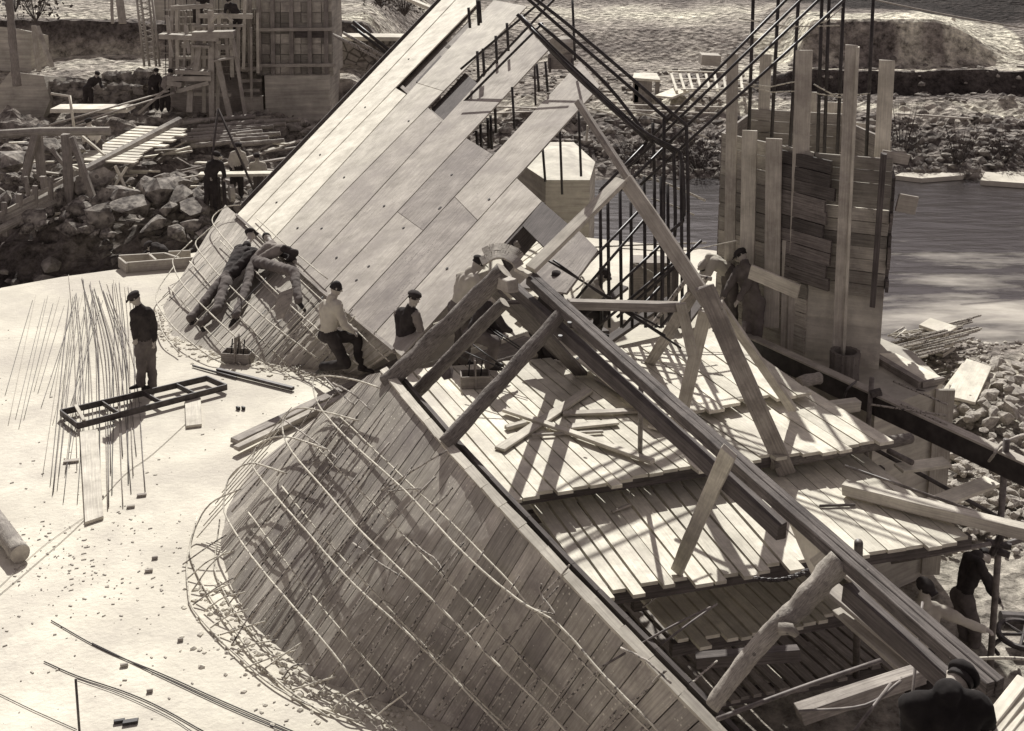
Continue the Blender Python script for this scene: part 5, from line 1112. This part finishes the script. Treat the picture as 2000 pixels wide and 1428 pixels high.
# spoil heap of poles and small timbers, X-braces
for i, (a, c, lab) in enumerate((((225, 324), (245, 368), 'right leg of the small white cross'), ((248, 326), (222, 366), 'left leg of the small white cross'), ((155, 262), (205, 303), 'thin white lath under the trestle cap'), ((250, 365), (285, 378), 'white lath lying right of the small cross'), ((120, 318), (175, 340), 'lath under the trestle'))):
    beam('white_lath', Yd(*a, 34.5), Yd(*c, 34.2), .08, .06, M_pale, lab, 'lath', 'white laths in the hollow')
for i, (a, c, lab) in enumerate((((426, 212), (404, 400), 'left leg of the thin tripod poles'), ((426, 212), (498, 375), 'right leg of the thin tripod poles'))):
    tubeobj('thin_pole', [Yd(*a, 33), Yd(*c, 32.5)], .035, M_woodD, lab, 'pole', 'thin tripod poles', n=5)
wb = empty('work_bench', Yd(460, 400, 33), 'rough work bench with a pale plank top and a grindstone in the hollow', 'bench')
b = MB(); b.box(Yd(390, 341, 33.2), Yd(532, 339, 33.2), .35, .08); b.build('bench_top', M_deckpl, wb)
for x in (410, 425, 505, 520, 436): b = MB(); b.box(Yd(x, 345, 33.2), Yd(x + r2.uniform(-5, 5), 405, 33.2), .1, .1, (0, -1, 0)); b.build('leg', M_woodD, wb)
b = MB(); p_ = Yd(448, 378, 32.8); b.tube([p_, p_ + Vector((.12, .05, 0))], .26, 16); b.build('grindstone', M_conc, wb)
for i, (x, y, r_) in enumerate(((180, 378, 1.0), (318, 392, 1.1), (292, 380, .7), (245, 400, .8), (210, 405, .8), (262, 425, .9), (352, 405, .7), (200, 440, .8), (380, 428, .8), (330, 425, .6), (378, 455, .5), (398, 470, .45), (350, 470, .5), (390, 395, .5), (120, 400, .6), (160, 430, .7), (60, 440, .6), (300, 455, .6), (345, 372, .5), (95, 300, .7), (20, 330, .8), (150, 305, .6))):
    o = stone(Yd(x, y, 33.5 - (y - 390) * .03), r_ * .78, '', 'boulders in the hollow beyond the apron', 'boulder', 'boulder', .1)
    o['label'] = ['square-topped boulder under the trestle', 'tallest boulder with a flat sunlit top', 'boulder just left of the tallest one', 'boulder low in front of the tallest one', 'dark-faced boulder between the trestle foot and the tall ones', 'large boulder by the dark pool', 'boulder right of the tallest one', 'boulder at the pool edge under the trestle leg', 'pale boulder near the corner of the low board wall', 'boulder in the gap below the tallest one', 'small boulder behind the box frame', 'small boulder nearest the bar cage', 'small boulder at the right end of the pool', 'boulder under the work bench', 'boulder behind the fence posts', 'boulder under the leaning trestle leg', 'boulder at the left edge by the pool', 'boulder above the box frame', 'small boulder behind the tallest one', 'boulder under the trestle cap', 'boulder at the left edge above the walkway', 'boulder behind the trestle posts'][i]
    o.data = o.data.copy(); o.data.materials.clear(); o.data.materials.append(M_rock)
# scattered debris timbers and spoil in the hollow
for i in range(70):
    x, y = r2.uniform(-10, 520), r2.uniform(238, 440)
    if y > 330 and x > 420: continue
    Y_ = lerp(42, 32.5, (y - 238) / 200); p_ = Yd(x, y, Y_); p_.z = gz(p_.x, p_.y) + r2.uniform(.1, .5); a_ = r2.gauss(.1, .5); L_ = r2.uniform(.6, 2.2)
    beam('debris_timber', p_, p_ + Vector((math.cos(a_) * L_, math.sin(a_) * L_, r2.uniform(-.15, .35))), r2.uniform(.07, .16), .06, (M_woodG, M_deckpl, M_wood)[i % 3], 'rough timber offcut lying in the debris of the hollow beyond the apron', 'timber', 'debris timbers in the hollow')
for i in range(80):
    x, y = r2.uniform(0, 440), r2.uniform(355, 470); Y_ = 33.6 - (y - 390) * .03
    o = stone(Yd(x, y, Y_), r2.uniform(.16, .42), 'broken rock lying between the larger boulders in the hollow', 'broken rocks in the hollow', 'broken_rock', 'rock', .1)
    o.data = bpy.data.meshes.get('dark_rock_%d' % (i % 5)) or o.data.copy()
    if o.data.name.startswith('rubble'): o.data.name = 'dark_rock_%d' % (i % 5); o.data.materials.clear(); o.data.materials.append(M_rock)
# pale uprights and boards that make the pier busy
for i in range(14):
    x = 335 + i * 13 + r2.uniform(-4, 4); b = MB(); b.box(Yd(x, r2.uniform(-12, 60), 45.2), Yd(x + r2.uniform(-6, 6), r2.uniform(110, 225), 45), r2.uniform(.08, .16), .06, (0, -1, 0)); b.build('upright_board', M_woodL if i % 2 else M_woodG, pi)
for i in range(10):
    y = 15 + i * 19 + r2.uniform(-4, 4); x = r2.uniform(325, 400); b = MB(); b.box(Yd(x, y, 45.1), Yd(x + r2.uniform(50, 110), y + r2.uniform(-5, 5), 45.1), .1, r2.uniform(.08, .2)); b.build('cross_board', M_woodL if i % 2 else M_woodG, pi)
# bushes at upper left
for (x, y, Y_, h_, w_, lab) in ((70, 40, 53, 2.8, 1.6, 'dark shrub in the upper left corner'), (30, 20, 55, 3, 1.5, 'dark shrub at the top edge near the pole'), (745, 12, 58, 1.3, 1.0, 'rounded shrub left of two above the stone masonry wall'), (790, 28, 57, 1.5, 1.1, 'rounded shrub right of two above the stone masonry wall')):
    bush(x, y, h_, w_, lab, Y_)
beam('sloping_rail', Yd(790, -5, 56), Yd(850, 20, 55), .3, .15, M_pale, 'short pale sloping rail above the shrubs', 'rail')
for i, (a, c) in enumerate((((690, 42), (765, 102)), ((686, 50), (758, 106)), ((650, 68), (745, 118)), ((670, 64), (752, 112)), ((655, 70), (700, 92)))):
    tubeobj('slanting_bar', [Yd(*a, 42), Yd(*c, 41.5)], .06, M_barD if i < 2 else M_bar, ('upper of two parallel dark bars', 'lower of two parallel dark bars', 'lowest crusted bar', 'thin bar above the lowest crusted one', 'short crusted bar end')[i] + ' slanting before the stone masonry wall', 'bar', 'bars before the masonry wall')
# ================================================================ people
def remesh_union(name, caps, vox):
    """caps: (A, B, ra, rb, matindex); one continuous skin wrapped round tapered limbs"""
    bm = bmesh.new()
    def sph(c, r, sc=None, rot=None):
        M = Matrix.Translation(c)
        if rot is not None: M = M @ rot
        M = M @ (Matrix.Diagonal((*(sc or (r, r, r)), 1)))
        bmesh.ops.create_icosphere(bm, subdivisions=2, radius=1, matrix=M)
    for A, B, ra, rb, mi in caps:
        if isinstance(ra, tuple): sph(A, 1, ra, rb); continue
        d = B - A; Ln = d.length
        sph(A, ra); sph(B, rb)
        if Ln > 1e-4:
            q = d.to_track_quat('Z', 'Y').to_matrix().to_4x4()
            bmesh.ops.create_cone(bm, cap_ends=True, segments=16, radius1=ra, radius2=rb, depth=Ln, matrix=Matrix.Translation((A + B) / 2) @ q)
    me = bpy.data.meshes.new(name); bm.to_mesh(me); bm.free()
    ob = bpy.data.objects.new(name, me); C.objects.link(ob)
    md = ob.modifiers.new('r', 'REMESH'); md.mode = 'VOXEL'; md.voxel_size = vox; md.use_smooth_shade = True
    sm = ob.modifiers.new('s', 'SMOOTH'); sm.iterations = 3; sm.factor = .5
    dg = bpy.context.evaluated_depsgraph_get(); me2 = bpy.data.meshes.new_from_object(ob.evaluated_get(dg))
    bpy.data.objects.remove(ob); bpy.data.meshes.remove(me); me2.name = name; return me2
def person(label, Y, J, face, mats, cap='cap', toe=(0, -1, 0), s=1.0, vox=.017, fold=.02, group=None, sleeve=True, shoes=True, seed=0, grip=(0, 0, -1)):
    """J: joint -> (px, py, dY) ; mats: dict jacket, trousers, sleeve"""
    P_ = {k: Yd(v[0], v[1], Y + (v[2] if len(v) > 2 else 0)) for k, v in J.items()}
    hd, ne, pe = P_['head'], P_['neck'], P_['pel']; face = Vector(face).normalized(); toe = Vector(toe).normalized()
    sw = (P_['sR'] - P_['sL']).normalized(); caps = []
    ORD = ['skin', 'top', 'sleeve', 'trouser', 'boot']; ml = [M_skin, mats['top'], mats.get('sleeve', mats['top']), mats['trouser'], mats.get('boot', M_boot)]
    def cc(a, b_, ra, rb, k): caps.append((a, b_, ra * s, rb * s, k))
    ux = (hd - ne).normalized(); fx = (face - ux * face.dot(ux) * .4).normalized(); sx_ = fx.cross(ux).normalized(); ux2 = sx_.cross(fx).normalized()
    rot = Matrix((sx_, fx, ux2)).transposed().to_4x4()
    caps.append((hd, hd, (.076 * s, .096 * s, .112 * s), rot, 0))
    cc(hd - ux2 * .055 * s + fx * .03 * s, hd - ux2 * .075 * s + fx * .055 * s, .05, .035, 0)          # jaw and chin
    cc(hd + fx * .095 * s - ux2 * .0 * s, hd + fx * .112 * s - ux2 * .022 * s, .011, .015, 0)        # nose
    for k in (-1, 1): cc(hd + sx_ * .076 * s * k - ux2 * .01 * s, hd + sx_ * .082 * s * k + ux2 * .015 * s, .012, .016, 0)   # ears
    cc(ne - ux * .02, hd - ux2 * .06 * s, .058, .055, 0)
    cc(ne - ux * .02 * s, ne + ux * .045 * s, .082, .074, 1)      # collar
    mid_ = ne.lerp(pe, .5)
    cc(P_['sL'].lerp(ne, .18), P_['sR'].lerp(ne, .18), .078, .078, 1); cc(ne.lerp(pe, .22), mid_, .135, .128, 1); cc(mid_, ne.lerp(pe, .86), .128, .13, 1)
    for q in ('sL', 'sR'): cc(P_[q].lerp(ne, .3) + (pe - ne) * .12, pe.lerp(P_[q], .25), .10, .10, 1)
    hl, hr = pe - sw * .095 * s, pe + sw * .095 * s
    cc(hl, hr, .108, .108, 3); cc(pe.lerp(ne, .10), pe, .135, .13, 3)
    for side_, hp in (('L', hl), ('R', hr)):
        sh, el, ha = P_['s' + side_], P_['e' + side_], P_['h' + side_]
        cc(sh, el, .074, .06, 2); k_ = .78; wr = el.lerp(ha, k_); cc(el, wr, .06, .045, 2 if sleeve else 0)
        d = (ha - el).normalized(); cc(wr, ha, .032, .028, 0)
        # palm, four fingers of unequal length and a thumb, slightly curled
        g_ = Vector(grip).normalized(); pn = d.cross(g_);
        if pn.length < .1: pn = d.cross(Vector((1, 0, 0)))
        pn.normalize(); cd_ = pn.cross(d).normalized()
        pal = ha + d * .05 * s; cc(ha + pn * .018 * s, pal + pn * .026 * s, .018, .017, 0); cc(ha - pn * .018 * s, pal - pn * .026 * s, .018, .017, 0)
        for f_, (o_, L_) in enumerate(((-.030, .058), (-.010, .072), (.011, .068), (.031, .052))):
            b0 = pal + pn * o_ * s; b1 = b0 + (d * .6 + cd_ * .25) * L_ * .62 * s; b2 = b1 + (d * .35 + cd_ * .6) * L_ * .55 * s
            cc(b0, b1, .0105, .0095, 0); cc(b1, b2, .0095, .008, 0)
        t0 = ha - pn * .03 * s + d * .01 * s; t1 = t0 + (-pn * .6 + d * .5 + cd_ * .3) * .05 * s; cc(t0, t1, .013, .0105, 0); cc(t1, t1 + (d * .8 + cd_ * .4) * .03 * s, .0105, .009, 0)
        if 'k' + side_ in P_:
            kn_, an = P_['k' + side_], P_['a' + side_]; cc(hp, kn_, .112, .088, 3); cc(kn_, an, .085, .072, 3)
            tt = J.get('t' + side_); t_ = Vector(tt).normalized() if tt else toe
            cc(an - up * .04 * s - t_ * .03 * s, an - up * .045 * s + t_ * .11 * s, .045, .042, 4); cc(an - up * .045 * s + t_ * .10 * s, an - up * .055 * s + t_ * .19 * s, .042, .032, 4)
    me = remesh_union('person', caps, vox)
    N = len(me.vertices); co = np.empty(N * 3, 'f'); me.vertices.foreach_get('co', co); co = co.reshape(-1, 3)
    best = np.full(N, 1e9, 'f'); idx = np.zeros(N, 'i')
    for A, B, ra, rb, mi in caps:
        if isinstance(ra, tuple): a = np.array(A, 'f'); d_ = np.linalg.norm(co - a, axis=1) - .1 * s
        else:
            a = np.array(A, 'f'); bb_ = np.array(B, 'f'); ab = bb_ - a; q = float(ab @ ab) + 1e-9; t = np.clip(((co - a) @ ab) / q, 0, 1)
            d_ = np.linalg.norm(co - a - t[:, None] * ab, axis=1) - (ra + (rb - ra) * t)
        k = d_ < best; best[k] = d_[k]; idx[k] = mi
    nrm = np.empty(N * 3, 'f'); me.vertices.foreach_get('normal', nrm); nrm = nrm.reshape(-1, 3)
    for i in range(N):
        if idx[i] in (1, 2, 3):
            c = Vector(co[i]); f_ = noise.fractal(c * 6.5 / s + Vector((seed, 0, 0)), 1, 2, 3) * fold + .006; co[i] += nrm[i] * f_
    org = Vector((pe.x, pe.y, float(co[:, 2].min()))); co -= np.array(org, 'f'); me.vertices.foreach_set('co', co.ravel())
    me.materials.clear()
    for m_ in ml: me.materials.append(m_)
    mi = []
    for p in me.polygons: mi.append(int(idx[p.vertices[0]]))
    me.polygons.foreach_set('material_index', mi); me.polygons.foreach_set('use_smooth', [True] * len(mi)); me.update()
    ob = bpy.data.objects.new('person', me); C.objects.link(ob); ob.location = org; WL[ob.name] = org
    tag(ob, label, 'person', group)
    # hair and headgear, eyes
    def shell(nm, m_, rx, ry, rz, off, cut, extra=None):
        b = MB(); bm = bmesh.new(); bmesh.ops.create_uvsphere(bm, u_segments=20, v_segments=14, radius=1)
        o_ = len(b.v)
        for v_ in bm.verts:
            c = v_.co; k = 1 + .06 * noise.noise(c * 3 + Vector((seed, 1, 2))); c2 = Vector((c.x * rx * k, c.y * ry * k, max(c.z, cut) * rz * k)); b.v.append(hd + (rot.to_3x3() @ (c2 * s)) + off)
        for f_ in bm.faces: b.face([o_ + v_.index for v_ in f_.verts])
        bm.free()
        if extra: extra(b)
        return b.build(nm, m_, ob, smooth=True)
    shell('hair', M_hair, .084, .100, .116, -fx * .012 * s + ux2 * .008 * s, -.12 if cap else -.25)
    if cap in ('cap', 'beret'):
        m_ = mats.get('cap', M_cloD)
        def brim(b):
            if cap == 'cap': b.box(hd + fx * .06 * s + ux2 * .055 * s, hd + fx * .15 * s + ux2 * .035 * s, .14 * s, .012 * s, ux2)
        shell(cap, m_, .105, .120, .07, ux2 * .062 * s - fx * .01 * s, -.35, brim)
    b = MB()
    for k in (-1, 1): b.blob(hd + fx * .088 * s + sx_ * .032 * s * k + ux2 * .018 * s, .011 * s, 1, 0, (1, 1, 1))
    b.build('eyes', M_boot, ob)
    return ob
D_ = dict
dark = D_(top=M_cloD, trouser=M_cloM); darker = D_(top=M_cloD, trouser=M_cloD)
person('child in dark cap and jacket standing head bowed by the steel ladder frame', 18.0,
  D_(head=(263, 583, -.02), neck=(276, 603), pel=(284, 672), sL=(262, 612, -.12), sR=(293, 610, .08), eL=(262, 640, -.16), eR=(302, 642, .06), hL=(265, 664, -.2), hR=(300, 670, .0), kL=(276, 713, -.08), kR=(294, 713, .06), aL=(276, 748, -.06), aR=(299, 750, .05)),
  (-.75, -.35, -.55), dark, 'cap', (-.8, -.5, 0), s=.92, seed=1)
Yc = hitp(bB2, 440, 560).y
_bv = {}
def SJ(x, y, off=0.0):      # a joint lying 'off' metres clear of the sloping boards
    if off not in _bv: _bv[off] = bvh_of(Bt, Bb, off)
    o_ = Vector((0, 0, H)); q = min((hitp(_bv[off], x, y), onB(x, y, off)), key=lambda p_: (p_ - o_).length); return (x, y, q.y - Yc)
person('man in a dark jacket and cap sprawled up the bar cage, left of two', Yc,
  D_(head=SJ(490, 458, 0.42), neck=SJ(482, 480, 0.34), pel=SJ(440, 548, 0.24), sL=SJ(464, 486, 0.27), sR=SJ(500, 494, 0.36), eL=SJ(500, 515, 0.16), eR=SJ(524, 502, 0.22), hL=SJ(530, 520, 0.08), hR=SJ(548, 494, 0.09), kL=SJ(398, 592, 0.15), kR=SJ(425, 602, 0.17), aL=SJ(372, 622, 0.1), aR=SJ(392, 632, 0.12), tL=(.3, -.3, -.7), tR=(.5, -.4, -.6)),
  (.6, .5, -.3), dark, 'cap', (.5, -.3, -.5), seed=2)
person('man in a grey shirt kneeling over the wall top, right of two working men', Yc,
  D_(head=SJ(522, 464, 0.42), neck=SJ(532, 478, 0.34), pel=SJ(500, 512, 0.24), sL=SJ(526, 484, 0.27), sR=SJ(555, 486, 0.36), eL=SJ(562, 500, 0.16), eR=SJ(578, 494, 0.22), hL=SJ(578, 512, 0.08), hR=SJ(556, 514, 0.09), kL=SJ(478, 572, 0.15), kR=SJ(574, 530, 0.34), aL=SJ(460, 616, 0.1), aR=SJ(583, 586, 0.12), tL=(-.3, -.5, -.4), tR=(.5, -.3, -.5)),
  (.6, .2, -.7), D_(top=M_cloG, sleeve=M_cloD, trouser=M_cloM), None, (.4, -.4, -.4), seed=3)
person('bare-headed man in a pale work jacket kneeling at the foot of the tall panels', 18.05,
  D_(head=(657, 563, .02), neck=(648, 586), pel=(640, 655), sL=(632, 596, .12), sR=(660, 598, -.14), eL=(660, 630, .15), eR=(672, 634, -.18), hL=(690, 642, .1), hR=(692, 650, -.15), kL=(696, 660, .15), kR=(676, 712, -.1), aL=(706, 716, .1), aR=(632, 716, .1), tL=(.9, -.1, -.1), tR=(-.4, .3, -.3)),
  (.85, .05, -.3), D_(top=M_cloL, trouser=M_cloD), None, (.9, 0, 0), seed=4)
person('man in a dark beret and dark pullover beside the thickest log, face turned aside', 17.65,
  D_(head=(809, 583, 0), neck=(800, 605), pel=(790, 672), sL=(778, 612, .12), sR=(812, 614, -.1), eL=(798, 642, .1), eR=(820, 640, -.15), hL=(815, 654, -.05), hR=(828, 656, -.2), kL=(796, 724, -.05), kR=(808, 728, -.1), aL=(790, 768, .05), aR=(806, 770, 0)),
  (.75, -.62, -.05), D_(top=M_cloD, sleeve=M_cloG, trouser=M_cloL), 'beret', (.7, -.5, 0), seed=5)
person('man in a cap and pale jacket stooping behind the log props with his back turned', 17.6,
  D_(head=(934, 515, .1), neck=(918, 533, .05), pel=(894, 600), sL=(900, 540, .15), sR=(928, 546, -.12), eL=(915, 575, .15), eR=(938, 580, -.15), hL=(935, 600, .1), hR=(950, 600, -.1), kL=(900, 655, .1), kR=(915, 655, -.1), aL=(890, 705, .2), aR=(905, 705, 0)),
  (.8, .3, -.5), D_(top=M_cloL, trouser=M_cloM), 'cap', (.8, 0, 0), seed=6)
person('man in dark clothes crouching in the shade under the frame apex', 16.9,
  D_(head=(962, 578, .05), neck=(952, 598), pel=(925, 655), sL=(938, 606, .14), sR=(962, 608, -.1), eL=(965, 636, .14), eR=(982, 636, -.12), hL=(985, 652, .05), hR=(1000, 650, -.1), kL=(972, 650, .12), kR=(968, 668, -.15), aL=(958, 705, .15), aR=(955, 712, -.1)),
  (.8, -.2, -.5), D_(top=M_cloD, trouser=M_cloM), 'cap', (.8, -.2, 0), seed=7)
person('dark-capped man bent behind the double beam near the white slanting board', 17.6,
  D_(head=(1088, 545, 0), neck=(1078, 566), pel=(1052, 640), sL=(1062, 576, .12), sR=(1092, 580, -.1), eL=(1085, 608, .1), eR=(1105, 610, -.1), hL=(1110, 620, .1), hR=(1122, 622, -.1), kL=(1062, 695, .1), kR=(1075, 695, -.1), aL=(1050, 745, .1), aR=(1065, 745, 0)),
  (.8, 0, -.5), darker, 'cap', (.8, 0, 0), seed=8)
person('man in a pale shirt crouching among the dark bars behind the level timber', 18.6,
  D_(head=(1178, 538, 0), neck=(1166, 553), pel=(1136, 600), sL=(1150, 556, .12), sR=(1168, 566, -.12), eL=(1172, 585, .1), eR=(1184, 592, -.12), hL=(1196, 596, .1), hR=(1200, 600, -.1), kL=(1180, 600, .1), kR=(1172, 615, -.1), aL=(1165, 650, .1), aR=(1160, 655, -.1)),
  (.8, -.2, -.6), D_(top=M_cloL, trouser=M_cloD), 'cap', (.8, 0, 0), seed=9)
person('man in a white shirt bending low over the bars behind the leaning props', 19.4,
  D_(head=(1372, 520, 0), neck=(1384, 505, 0), pel=(1425, 530, .1), sL=(1390, 508, .18), sR=(1395, 512, -.12), eL=(1372, 535, .2), eR=(1375, 548, -.15), hL=(1352, 560, .1), hR=(1358, 568, -.1), kL=(1418, 590, .1), kR=(1432, 590, -.05), aL=(1415, 640, .1), aR=(1432, 640, 0)),
  (-.7, -.2, -.7), D_(top=M_cloL, trouser=M_cloM), None, (-.8, 0, 0), seed=10)
person('dark-clothed man standing stooped against the left boards of the column', 18.9,
  D_(head=(1448, 500, .1), neck=(1455, 518), pel=(1472, 590), sL=(1440, 528, .1), sR=(1472, 528, -.1), eL=(1425, 558, .0), eR=(1458, 562, -.2), hL=(1412, 582, -.1), hR=(1440, 590, -.3), kL=(1462, 640, 0), kR=(1478, 645, -.1), aL=(1465, 688, 0), aR=(1482, 690, -.1)),
  (-.7, -.3, -.5), D_(top=M_cloM, trouser=M_cloM), 'cap', (-.7, -.5, 0), seed=11)
person('man in a dark jacket stooping at the right edge behind the tall pipe', 15.7,
  D_(head=(1925, 1085, .25), neck=(1908, 1085, .1), pel=(1880, 1165), sL=(1888, 1088, .15), sR=(1915, 1105, -.15), eL=(1930, 1130, .2), eR=(1935, 1150, -.1), hL=(1950, 1165, .1), hR=(1955, 1180, -.1), kL=(1885, 1238, .1), kR=(1905, 1238, -.1), aL=(1878, 1300, .15), aR=(1898, 1305, 0)),
  (.8, .3, -.6), D_(top=M_cloD, trouser=M_cloM), None, (.8, 0, 0), seed=12)
person('man in a pale shirt reaching sideways below the lower end of the double beam', 13.2,
  D_(head=(1806, 1150, 0), neck=(1804, 1176), pel=(1795, 1270), sL=(1776, 1188, 0), sR=(1832, 1190, 0), eL=(1768, 1235, -.1), eR=(1880, 1212, -.05), hL=(1785, 1272, -.25), hR=(1930, 1232, -.1), kL=(1782, 1345, 0), kR=(1810, 1345, 0), aL=(1780, 1410, .1), aR=(1810, 1410, .1)),
  (.5, -.7, -.4), D_(top=M_cloL, trouser=M_cloD), 'cap', (0, -1, 0), seed=13)
person('big dark-clothed man seen from behind in the lower right corner', 6.5,
  D_(head=(1872, 1332, .2), neck=(1850, 1356), pel=(1820, 1510), sL=(1778, 1378), sR=(1915, 1376), eL=(1778, 1450, .05), eR=(1928, 1440, .1), hL=(1800, 1500, .3), hR=(1900, 1495, .4), kL=(1790, 1680, 0), kR=(1860, 1680, 0), aL=(1785, 1850, 0), aR=(1855, 1850, 0)),
  (.3, .8, -.9), D_(top=M_cloB, trouser=M_cloB, cap=M_cloB), 'beret', (0, 1, 0), seed=14)
person('dark-clothed man crouching behind the timber box frame', 26.3,
  D_(head=(292, 482, 0), neck=(299, 482, 0), pel=(316, 490), sL=(298, 484, .12), sR=(303, 486, -.12), eL=(288, 494, .12), eR=(292, 497, -.1), hL=(278, 499, .1), hR=(280, 501, -.1), kL=(300, 502, .12), kR=(300, 504, -.1), aL=(314, 508, .1), aR=(316, 508, -.1)),
  (-.8, 0, -.4), darker, 'cap', (-.8, 0, 0), seed=15, vox=.022)
stg = Yd(1820, 1880, 6.5)
platform('working_stage', stg + Vector((-.7, -.5, 0)), stg + Vector((.7, -.5, 0)), stg + Vector((-.7, .5, 0)), stg + Vector((.7, .5, 0)), stg.z, 5, 'small plank stage under the big dark-clothed man', 31)
# small distant workers
def far_person(x, y_feet, Y, label, mats, lean=0.0, seed=0, facing=(0.4, -.8, -.2), hgt=1.68):
    k = 2300 / (Y * 1.035); f = lambda dx, z: (x + dx * k, y_feet - z * (hgt / 1.68) * k * .985)
    person(label, Y, D_(head=(*f(lean * 1.0, 1.55), 0), neck=(*f(lean * .85, 1.38), 0), pel=(*f(0, .9), 0), sL=(*f(lean * .8 - .17, 1.32), 0), sR=(*f(lean * .8 + .17, 1.32), 0), eL=(*f(lean * .7 - .24, 1.05), -.05), eR=(*f(lean * .7 + .26, 1.06), -.05),
        hL=(*f(lean - .15, .88), -.2), hR=(*f(lean + .24, .86), -.2), kL=(*f(-.1, .48), -.04), kR=(*f(.12, .48), -.02), aL=(*f(-.13, .08), 0), aR=(*f(.14, .08), 0)), facing, mats, 'cap', (.3, -.9, 0), seed=seed, vox=.028)
far_person(462, 385, 34.2, 'man in a pale shirt standing behind the work bench in the hollow', D_(top=M_cloL, trouser=M_cloD), .05, 21)
far_person(508, 405, 34.5, 'man in a pale jacket behind the right end of the work bench', D_(top=M_cloL, trouser=M_cloM), -.1, 22)
far_person(412, 408, 32.6, 'dark-clothed man standing left of the grindstone', darker, .15, 23, (.9, -.2, -.4))
far_person(188, 330, 37, 'man in a white shirt stooping on the pale log walkway', D_(top=M_pale, trouser=M_cloM), -.25, 24, (-.8, -.3, -.5))
far_person(386, 46, 45.5, 'dark-clothed worker left of two on top of the shuttered pier', darker, .3, 25, hgt=1.3)
far_person(462, 60, 45.3, 'dark-clothed worker right of two on top of the shuttered pier', darker, -.3, 26, hgt=1.3)
far_person(300, 215, 45, 'dark-clothed worker standing between the lattice mast and the dry stone wall', darker, .1, 27)
far_person(322, 218, 44, 'worker in a grey shirt beside the foot of the scaffold', D_(top=M_cloG, trouser=M_cloD), .2, 28)
far_person(172, 208, 45, 'dark-clothed worker in front of the low dry stone wall', darker, .35, 29, hgt=1.4)
# ================================================================ lower right corner clutter
def R_(pts, r, label, m=M_steel, cat='rod', name='rebar_rod'): return tubeobj(name, smoothline([T(*q) for q in pts], 5) if len(pts) > 2 else [T(*q) for q in pts], r, m, label, cat)
R_([(1400, 1405, 9.6), (1560, 1345, 9.9), (1720, 1290, 10.2)], .02, 'crusted rod slanting under the foot of the gnarled log')
R_([(1290, 1260, 10.6), (1350, 1215, 10.8), (1400, 1180, 11)], .010, 'thin rod poking over the near wall top toward the lower platforms')
R_([(1180, 1300, 10.3), (1300, 1230, 10.4), (1388, 1186, 10.6)], .010, 'thin straight rod crossing the edge of the near board wall')
R_([(1560, 1390, 9.2), (1690, 1378, 9.2), (1760, 1330, 9.3)], .014, 'bent rod in the lower right near the bottom edge')
R_([(1660, 1440, 8.8), (1740, 1335, 9.2)], .014, 'rod standing up from the bottom edge in front of the lowest planks')
R_([(1880, 1288, 8.3), (1960, 1285, 8.5), (2040, 1290, 8.7)], .012, 'thin pale rod level beside the big dark-clothed man', M_barL)
R_([(1802, 1176, 9.6), (1785, 1330, 9.2), (1775, 1440, 9)], .012, 'thin upright rod in front of the pale-shirted man')
beam('cross_beam', T(1560, 1395, 10.4), T(1800, 1315, 10.6), .14, .14, M_wood, 'weathered timber lying level above the lowest planks in the corner', 'timber')
beam('cross_beam', T(1360, 1290, 12.6), T(1560, 1275, 12.6), .12, .14, M_woodD, 'dark timber under the third platform', 'timber')
for i, (a, c) in enumerate((((1625, 1150, 11.8), (1840, 1330, 10.8)), ((1660, 1120, 11.9), (1860, 1280, 11)), ((1640, 1190, 11.8), (1800, 1330, 10.9)))):
    beam('walk_plank', T(*a), T(*c), .2, .05, M_woodG, ('middle', 'upper', 'lower')[i] + ' sunlit plank of three running down beside the double beam', 'plank', 'planks beside the double beam')
for i in range(5):
    beam('pale_lath', T(1905 + i * 22, 1445, 7.4), T(2000 + i * 14, 1325 + i * 8, 7.8), .09, .02, M_deckpl, ('first', 'second', 'third', 'fourth', 'rightmost')[i] + ' of the pale laths leaning in the lower right corner, counted from the left', 'lath', 'pale laths in the corner')
vw = empty('hand_wheel', Z(1990, 1250, -2.6), 'dark spoked iron wheel with hose lying at the right edge', 'wheel')
c_ = Z(1998, 1245, -2.5); b = MB(); b.tube([c_ + Vector((.34 * math.cos(a), .34 * math.sin(a), .04)) for a in [i * .2618 for i in range(25)]], .045, 8, cap=False); b.build('rim', M_rust, vw)
for i in range(6): b = MB(); a = i * 1.047; b.tube([c_ + up * .05, c_ + Vector((.33 * math.cos(a), .33 * math.sin(a), .05))], .022, 6); b.build('spoke', M_rust, vw)
b = MB(); b.tube([Z(1955, 1212, -2.7), Z(2010, 1215, -2.7)], .14, 12); tag(b.build('drum', M_rust, smooth=False), 'short dark drum lying by the spoked wheel at the right edge', 'drum')
tubeobj('hose', smoothline([Z(1950, 1278, -2.7), Z(1940, 1262, -2.7), Z(1960, 1248, -2.6), Z(1985, 1262, -2.7), Z(2020, 1250, -2.7)], 5), .03, M_rust, 'dark hose curling by the spoked wheel', 'hose')
# rusty chain hanging under the middle platform
ch = empty('chain', T(1560, 1125, 12.1), 'rusty chain hanging under the front of the middle platform', 'chain')
b = MB()
for i in range(16):
    t = i / 15; p_ = T(1478 + 100 * t, 1130 - 16 * t + 10 * math.sin(t * 3.14), 12.0)
    ring = [p_ + Vector((.04 * math.cos(a), (.018 * math.sin(a) if i % 2 else 0), (0 if i % 2 else .018 * math.sin(a)))) for a in [k * .785 for k in range(9)]]
    b.tube(ring, .008, 5, cap=False)
b.build('links', M_rust, ch)
